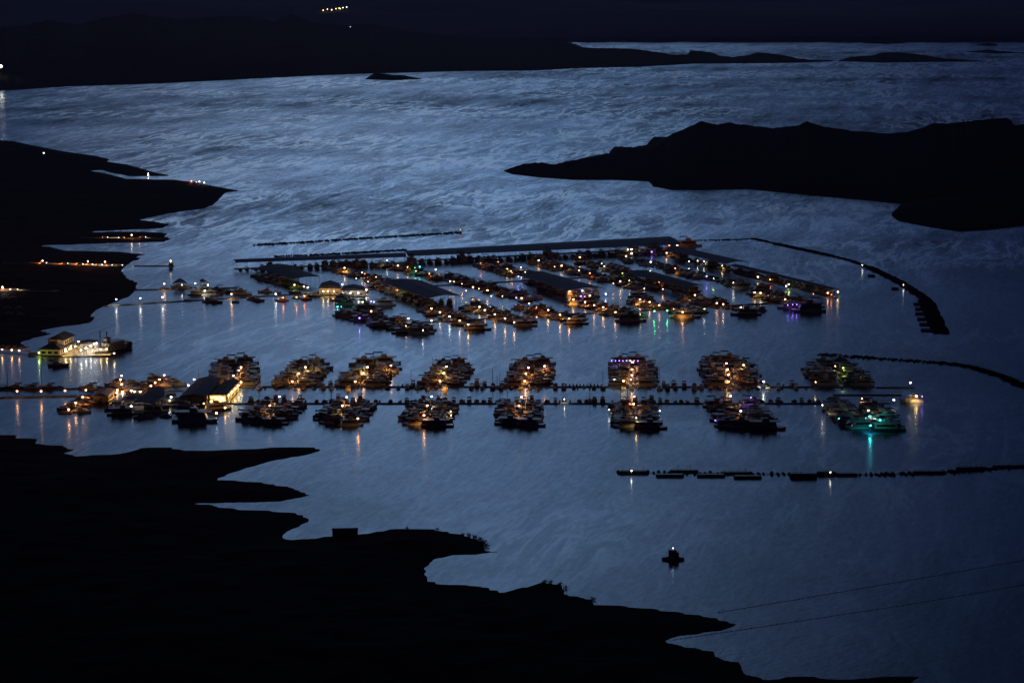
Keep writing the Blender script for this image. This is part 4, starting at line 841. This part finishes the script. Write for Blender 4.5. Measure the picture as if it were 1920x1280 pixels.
lamps('longest upper dock', [(726, 488, 'w', .6), (746, 498, 'o', 1), (764, 501, 'o', .7), (787, 500, 'c', 1.1), (778, 502, 'g', .3), (817, 505, 'w', 1), (805, 513, 'o', .8), (780, 508, 'o', .8), (844, 527, 'o', 1.2), (851, 528, 'o', .6), (887, 538, 'o', 1), (914, 544, 'o', 1), (921, 555, 'b', .7), (942, 555, 'y', .5), (968, 558, 'v', 1.3), (978, 559, 'o', 1), (992, 569, 'o', .9), (866, 532, 'o', .7), (898, 541, 'o', .6), (874, 545, 'o', .5)], 'from the north')
lamps('dock behind middle roof', [(934, 491, 'r', .7), (901, 493, 'r', .8), (951, 504, 'y', .7), (958, 508, 'y', .4), (977, 501, 'w', .8), (960, 511, 'r', .4), (972, 518, 'v', .9), (985, 510, 'y', .7)], 'from the north')
lamps('dock past middle roof', [(1010, 488, 'o', 2), (1053, 498, 'o', .9), (1106, 512, 'r', 1), (1163, 527, 'o', 1), (1208, 541, 'w', .5), (1040, 500, 'o', .6), (1086, 507, 'w', .3), (1150, 531, 'o', .8), (1180, 526, 'y', .3)], 'from the north')
lamps('dock behind narrow roof', [(1087, 482, 'o', 1.4), (1128, 494, 'w', .8), (1133, 499, 'y', .6), (1167, 512, 'l', .6)], 'from the north')
lamps('dock past narrow roof', [(1174, 480, 'o', 1.6), (1220, 491, 'b', .9), (1266, 503, 'o', .8), (1325, 518, 'v', 1.4), (1338, 522, 'l', .5), (1375, 530, 'w', .6), (1219, 508, 'w', .4)], 'from the north')
lamps('second upper front dock', [(809, 578, 'o', 1.7), (825, 585, 'o'), (843, 593, 'w', .9), (862, 601, 'o', 1), (878, 608, 'o', .7)], 'from the north', h=4.5)
lamps('third upper front dock', [(899, 575, 'y', 1.8), (909, 581, 'o', 1.1), (928, 589, 'o', 1.3), (947, 597, 'o', 1), (964, 604, 'o', .8)], 'from the north', h=4.5)
lamps('fourth upper front dock', [(1006, 576, 'r', .5), (1028, 581, 'o', 1), (1050, 590, 'o', 1.2), (1067, 597, 'o', .9)], 'from the north', h=4.5)
lamps('fifth upper front dock', [(1075, 561, 'o', 1.4), (1097, 566, 'o', 1.5), (1114, 572, 'o', 1.2), (1131, 576, 'o', 1.1), (1154, 585, 'o', 1)], 'from the north', h=4.5)
lamps('sixth upper front dock', [(1200, 561, 'o', 1.5), (1218, 566, 'o', 1.1), (1236, 572, 'o', 1.1), (1251, 582, 'g', .8), (1227, 583, 'g', .8), (1280, 585, 'o', .8)], 'from the north', h=4.5)
lamps('seventh upper front dock', [(1303, 553, 'o', 1.5), (1344, 568, 'o', 1.2), (1356, 570, 'o', .7), (1389, 576, 'o', .7), (1321, 579, 'w', .2)], 'from the north', h=4.5)
lamps('eighth upper front dock', [(1426, 549, 'y', 2), (1415, 548, 'o', 1), (1472, 561, 'o', 1), (1515, 563, 'o', .7), (1477, 572, 'v', .3), (1486, 571, 'v', .3), (1494, 571, 'v', .3)], 'from the north', h=4.5)
lamps('westmost upper dock', [(766, 597, 'o', .9), (761, 611, 'o', .6), (674, 596, 'v', 1.2), (696, 583, 'o', 1.3), (793, 619, 'w', .3), (696, 565, 'v', 1.3), (701, 566, 'w', .5), (680, 566, 'l', 1.2), (690, 568, 'l', .7)], 'as one goes around it', h=4.5)
lamps('on the thin upper front walkway', [(809, 601, 'o', .6), (1006, 594, 'o', .3), (1263, 579, 'o', .3)], 'from the west', h=3)
lamps('under the near end of the middle roof', [(1068, 546, 'o', 1.6), (1076, 545, 'o', 1.2), (1084, 545, 'o', 1.8), (1092, 545, 'o', 1.2), (1089, 555, 'v', 1.6), (1097, 556, 'v', 1), (1106, 554, 'y', 1), (1136, 551, 'b', 1.2), (1118, 545, 'r', .6)], 'from the west', h=3.5)
lamps('under the east end of the longest back roof', [(1184, 467, 'w', 1), (1177, 468, 'y', .7), (1184, 475, 'w', .6), (1226, 468, 'w', 1.8), (1233, 467, 'w', 1.8), (1222, 472, 'v', .7), (1244, 459, 'v', .5), (1255, 460, 'r', 1.1), (1263, 457, 'o', 1.3), (1270, 460, 'o', .9), (1250, 474, 'o', 1), (1214, 457, 'y', .3)], 'from the west', h=3.5)
lamps('below the roofs of the eastern corner', [(1292, 490, 'w', .25), (1308, 489, 'w', .25), (1320, 490, 'w', .2), (1354, 498, 'y', .3), (1421, 519, 'y', .6), (1444, 524, 'r', .7), (1479, 533, 'l', 1), (1474, 536, 'y', .6), (1525, 551, 'r', .4), (1552, 549, 'o', .9), (1571, 547, 'y', 1.2), (1559, 552, 'r', .5)], 'from the west', h=3.5)
lamps('below the narrow dark roof', [(1236, 529, 'r', .3), (1243, 542, 'o', .5), (1303, 545, 'y', .4)], 'from the west', h=3)
lamps('below the widest roof', [(758, 550, 'l', .4), (745, 543, 'o', .3)], 'from the west', h=3)
lamps('on the curved band of tyre floats', [(1617, 497, 'w', .3), (1694, 534, 'w', .15)], 'from the north', h=2.5)
lamps('on the barges of the southern float row', [(1184, 882, 'w', .22), (1557, 885, 'w', .12)], 'from the west', h=2.8)
lamps('at the cyan lit boats, seventh front dock', [(1622, 784, 'c', 3), (1631, 780, 'c', 4), (1640, 785, 'c', 3), (1650, 787, 'c', .8), (1632, 797, 'c', 3)], 'from the west', h=4.2)
lamps('at the bow of the cream cruiser', [(1729, 743, 'v', .3), (1676, 749, 'w', .7), (1718, 742, 'y', 1.4)], 'in turn', h=4.5)
lamps('low at the waterline', [(633, 575, 't', .9), (640, 575, 't', .5), (1573, 784, 't', .5), (1592, 785, 't', .6), (1341, 788, 'v', .25), (1388, 792, 'b', .25), (1598, 797, 'w', .25)], 'from upper left', h=1.4, grp='small boat lights near the waterline')
lamps('faint cabin lights on the front docks', [(614, 783, 'w', .1), (619, 784, 'w', .1), (845, 771, 'y', .4), (846, 778, 'y', .4), (779, 769, 'y', .4), (1183, 711, 'w', .2), (1152, 711, 'w', .3), (1237, 770, 'b', .15), (1142, 768, 'w', .15), (1058, 748, 'w', .2)], 'from upper left', h=3)
# violet string on the sixth back dock houseboat
lamps('roof string of the sixth back dock houseboat', [(1147+i*7, 676+.3*(i % 2), 'v' if i != 5 else 'b', .06) for i in range(8)], 'from the west', h=6, grp='violet string lights')
lamps('string on the long black upper houseboat', [(1173+i*5.5, 589, 'y' if i % 3 else 'b', .08) for i in range(6)], 'from the west', h=5, grp='string lights on the long black houseboat')
boat('cruise', P(1708, 754), math.pi, '', 'boats anchored alone', 3, 1.35, 'cream cruiser moored across the end of the eastern walkway')
# buildings' own lights
lamps('along the porch of the glowing hall', [(399, 745, 'y', 1.6), (406, 745, 'y', 1.6), (416, 745, 'y', 1.8), (429, 740, 'y', 1.6), (435, 734, 'y', 1.6), (441, 728, 'y', 1.6), (447, 722, 'y', 1.6), (452, 716, 'y', 1.4)], 'from the front corner', h=4.2, grp='porch lamps of the glowing hall')
lamps('under the gable of the small cabin', [(182, 743, 'o', .8), (194, 744, 'o', .8), (206, 740, 'y', .8)], 'from the west', h=3.4)
lamps('on the restaurant terrace', [(152, 656, 'w', 2.2), (161, 652, 'w', 2.2), (170, 648, 'w', 2.2), (177, 644, 'w', 2), (181, 643, 'w', 2)], 'from the water edge', h=5.2, grp='globe lamps of the terrace')
lamps('along the restaurant side wall', [(124, 658, 'y', 1.2), (132, 653, 'y', 1.2), (141, 649, 'y', 1.2), (147, 640, 'y', .9)], 'from the front', h=4, grp='wall lamps of the restaurant')
lamps('at the front corner of the restaurant pontoon', [(73, 661, 'l', .7)], h=3)
lamps('beside the paddle steamer', [(189, 655, 'y', 1.6), (200, 654, 'y', 1.2), (214, 662, 'y', .7), (196, 645, 'o', .6)], 'from the west', h=4)
lamps('on the truss footbridge', [(-6, 656, 'o', 1.4), (4, 655, 'o', 1.4), (22, 656, 'o', 1.4), (36, 657, 'o', .8)], 'from the west', h=3.2, grp='lamps of the footbridge')
def mast_light(px, py, h, label):
    g = P(px, py); r = empty('flagpole', g); MB().bar((0, 0, .5), (0, 0, h), .22, 6, .12).build('pole', WHITE, r); MB().ball((0, 0, h+.1), .22).build('finial', STEEL, r)
    l = bpy.data.lights.new('pole_light', 'SPOT'); l.energy = 9000; l.spot_size = R(30); l.color = (1, .9, .7); l.shadow_soft_size = .1; o = bpy.data.objects.new('pole_light', l); C.objects.link(o); o.parent = r; o.location = (2, -2.5, .8)
    o.rotation_euler = (Vector((-2, 2.5, h*.6))).to_track_quat('-Z', 'Y').to_euler(); tag(r, label, 'flagpole')
mast_light(373, 728, 11, 'white floodlit flagpole behind the grey harbour hall'); mast_light(654, 548, 9, 'white floodlit flagpole on the floating store')
for i, (x, y, h) in enumerate([(524, 726, 11), (538, 712, 12), (588, 705, 14), (592, 700, 13), (707, 703, 11), (729, 726, 9), (771, 726, 12), (788, 728, 10), (812, 705, 10), (970, 706, 13), (939, 727, 12), (932, 727, 8), (1106, 752, 12), (1161, 706, 12), (1206, 712, 10), (1344, 700, 9), (1395, 716, 16), (1356, 772, 11), (1362, 776, 12), (1165, 760, 13), (1213, 754, 10), (989, 762, 13), (825, 752, 8), (1170, 784, 9), (1000, 706, 9)]):
    kd = boat('sail', P(x, y), rnd.choice((0, math.pi, math.pi/2)), '', 'sailing boats with tall bare masts', None, 1, f'sailboat with tall bare mast, {od(i)} of them in the lower marina from the west')
    kd.scale = (kd.scale.x*.8, kd.scale.y*.8, h/13)
# ------------------------------------------------------------ on the shores
def car(px, py, ang, label, tail=True, m=GREYM, pw=1):
    g = hit(px, py); r = empty('parked_car', (g.x, g.y, g.z+.02), ang)
    MB().loft([[(x, -.9, .35), (x, -.9, z), (x, .9, z), (x, .9, .35)] for x, z in ((-2.2, .85), (-1.9, 1.0), (1.0, .95), (2.1, .8), (2.25, .6))], closed=True).build('body', m, r)
    MB().box(-1.8, .9, -.78, .78, 1.0, 1.5, .4, .6, .12).build('cabin', GLASS, r)
    for x in (-1.4, 1.4):
        for s in (-1, 1): MB().bar((x, s*.7, .34), (x, s*.92, .34), .34, 9).build('wheel', RUBBER, r)
    for s in (-1, 1):
        MB().box(-2.3, -2.2, s*.65-.3, s*.65+.3, .6, .95).build('taillight', BULB['r'], r); MB().box(2.24, 2.34, s*.65-.22, s*.65+.22, .5, .8).build('headlight', BULB['w'], r)
    if tail: o = point('r', 900*pw, r, .8, .1); o.location = (-3.2, 0, .8)
    l = bpy.data.lights.get('headlamp_beam') or bpy.data.lights.new('headlamp_beam', 'SPOT'); l.energy = 9000; l.spot_size = R(50); l.color = (1, .8, .5); l.shadow_soft_size = .1
    o = bpy.data.objects.new('headlamp_beam', l); C.objects.link(o); o.parent = r; o.location = (2.6, 0, .7); o.rotation_euler = (R(82), 0, R(-90))
    tag(r, label, 'car')
GRAVEL = mat('pale_gravel', (.3, .26, .2), .95, 0, .3, .3)
def road(pts, wd, label):
    q = [hit(*p) for p in pts]; out = []
    for a, b in zip(q, q[1:]):
        n = max(1, int((b-a).length/4))
        for i in range(n): out.append(a.lerp(b, i/n))
    out.append(q[-1]); rings = []
    for i, p in enumerate(out):
        d = (out[min(i+1, len(out)-1)]-out[max(i-1, 0)]).normalized(); v = Vector((-d.y, d.x, 0)).normalized()*wd/2; z = []
        for s in (-1, 0, 1):
            ok, lc, *_ = SC.ray_cast(dg, Vector((p.x+v.x*s, p.y+v.y*s, 60)), Vector((0, 0, -1))); z.append((lc.x, lc.y, lc.z))
        zm = max(c[2] for c in z)+.12; rings.append([(c[0], c[1], zm) for c in z])
    tag(MB().loft(rings, cap=False).build('road', GRAVEL), label, kind='structure')
road([(150, 446.5), (190, 447), (252, 448)], 6, 'gravel road on the narrow point'); road([(5, 493.5), (80, 494), (150, 496), (225, 499)], 8, 'gravel ramp road to the launch pier'); road([(-10, 545), (30, 545), (60, 546), (110, 546)], 7, 'gravel road by the western cove')
car(197, 446.5, 0, 'car with headlights lighting the road on the narrow point', False); car(228, 447, math.pi, 'car facing west on the narrow point road', False); car(268, 446, 0, 'car with red tail lights at the tip of the narrow point', pw=.6)
for i, x in enumerate((82, 122, 150, 168, 186, 205, 216, 224)):
    car(x, 494+(x-82)*.032, 0, f'car with glowing tail lights, {od(i)} from the west in the queue on the ramp', True, pw=1.4)
for i, x in enumerate((3, 13, 27)):
    car(x, 544, 0 if i else math.pi, f'car with bright lights by the western cove, {od(i)} from the west', True, WHITE if i else GREYM, 1.5)
car(364, 343, 0, 'car with red tail lights on the long shore point', pw=1)
def shore_lamp(px, py, c, pw, label, h=5, s=1, name='shore_lamp', bm=None):
    g = hit(px, py+1); r = empty(name, g); r.scale = (s, s, s); MB().bar((0, 0, -.5), (0, 0, h), .09, 6).build('pole', STEEL, r); o = bpy.data.objects.new('bulb', (bm or _bulb)[c]); C.objects.link(o); o.parent = r; o.location = (0, 0, h)
    if pw: point(c, PW*pw, r, h-.5)
    tag(r, label, 'lamp')
for x, y, c, pw, lb in [(278, 330, 'w', 2.2, 'bright white lamp by the thin upper inlet'), (278, 333, 'w', 1, 'second white lamp just below the bright one by the inlet'), (374, 345, 'w', 1, 'white lamp on the long shore point'), (383, 347, 'w', .3, 'faint white lamp nearer the tip of the long point'), (359, 344, 'r', .8, 'red lamp on the long shore point'), (82, 291, 'w', .02, 'faint lone light high on the dark headland'), (247, 446, 'y', 1.4, 'yellow lamp ending the lit road on the narrow point'), (80, 495, 'o', .8, 'orange lamp at the west end of the ramp road'), (197, 497, 'o', 1.5, 'orange lamp beside the ramp road queue'), (165, 496, 'o', 1.5, 'orange lamp halfway down the ramp road'), (5, 545, 'w', 1.6, 'white lamp at the western cove road')]:
    shore_lamp(x, y, c, pw, lb, 3)
FARB = {k: MB().ball((0, 0, 0), .42, 8, 6).mesh('bulb', emit('far_glow', LCOL[k], 4)) for k in 'ywlb'}
for i, (x, y, c) in enumerate([(606, 17, 'y'), (614, 15, 'y'), (622, 16, 'w'), (630, 14, 'y'), (636, 13, 'l'), (638, 14, 'y'), (643, 12, 'w'), (650, 11, 'w'), (657, 46, 'b')]):
    shore_lamp(x, y+6, c, 0, f'{LNAME[c]} light of the distant settlement, {od(i)} from the west', 1.6, 3.4 if y < 40 else 1.6, 'town_light', FARB)
shore_lamp(2, 141, 'w', 1500, 'blazing floodlight on the hillside at the west edge', 3, 5, 'floodlight')
for i in range(8):
    x, y = [(8, 556), (22, 553), (10, 560), (25, 560), (14, 579), (36, 579), (17, 590), (39, 592)][i]; g = hit(x, y); r = empty('shade_arch', (g.x, g.y, g.z), .2)
    q = [(-2.6+k*5.2/8, 0, 1.6*math.sin(math.pi*k/8)+.2) for k in range(9)]; m = MB()
    m.loft([[(a[0], -.35, a[2]), (a[0], .35, a[2]), (a[0], .35, a[2]+.08), (a[0], -.35, a[2]+.08)] for a in q], closed=True).build('arch', WHITE, r); MB().bar((-2.5, 0, -.4), (-2.5, 0, .35), .08, 4).build('foot', STEEL, r)
    tag(r, f'faint pale arched strip on the dark shore, {["upper west", "topmost", "lower west of the upper four", "lower east of the upper four", "upper west of the lower four", "upper east of the lower four", "lowest west", "lowest east"][i]}', 'shade arch', 'pale arched strips on the dark shore')

# ------------------------------------------------------------ evening haze over the lake
HZ = MB().box(-9700, 9700, -3300, 26000, -13, 1300)
hz = HZ.build('haze', None); hm = bpy.data.materials.new('evening_haze'); hm.use_nodes = True; t = hm.node_tree; t.nodes.remove(t.nodes['Principled BSDF'])
pv = t.nodes.new('ShaderNodeVolumePrincipled'); pv.inputs['Color'].default_value = (.95, .72, 1, 1); pv.inputs['Density'].default_value = HAZE; pv.inputs['Anisotropy'].default_value = .75
t.links.new(pv.outputs[0], t.nodes['Material Output'].inputs['Volume']); hz.data.materials.append(hm); tag(hz, kind='stuff')
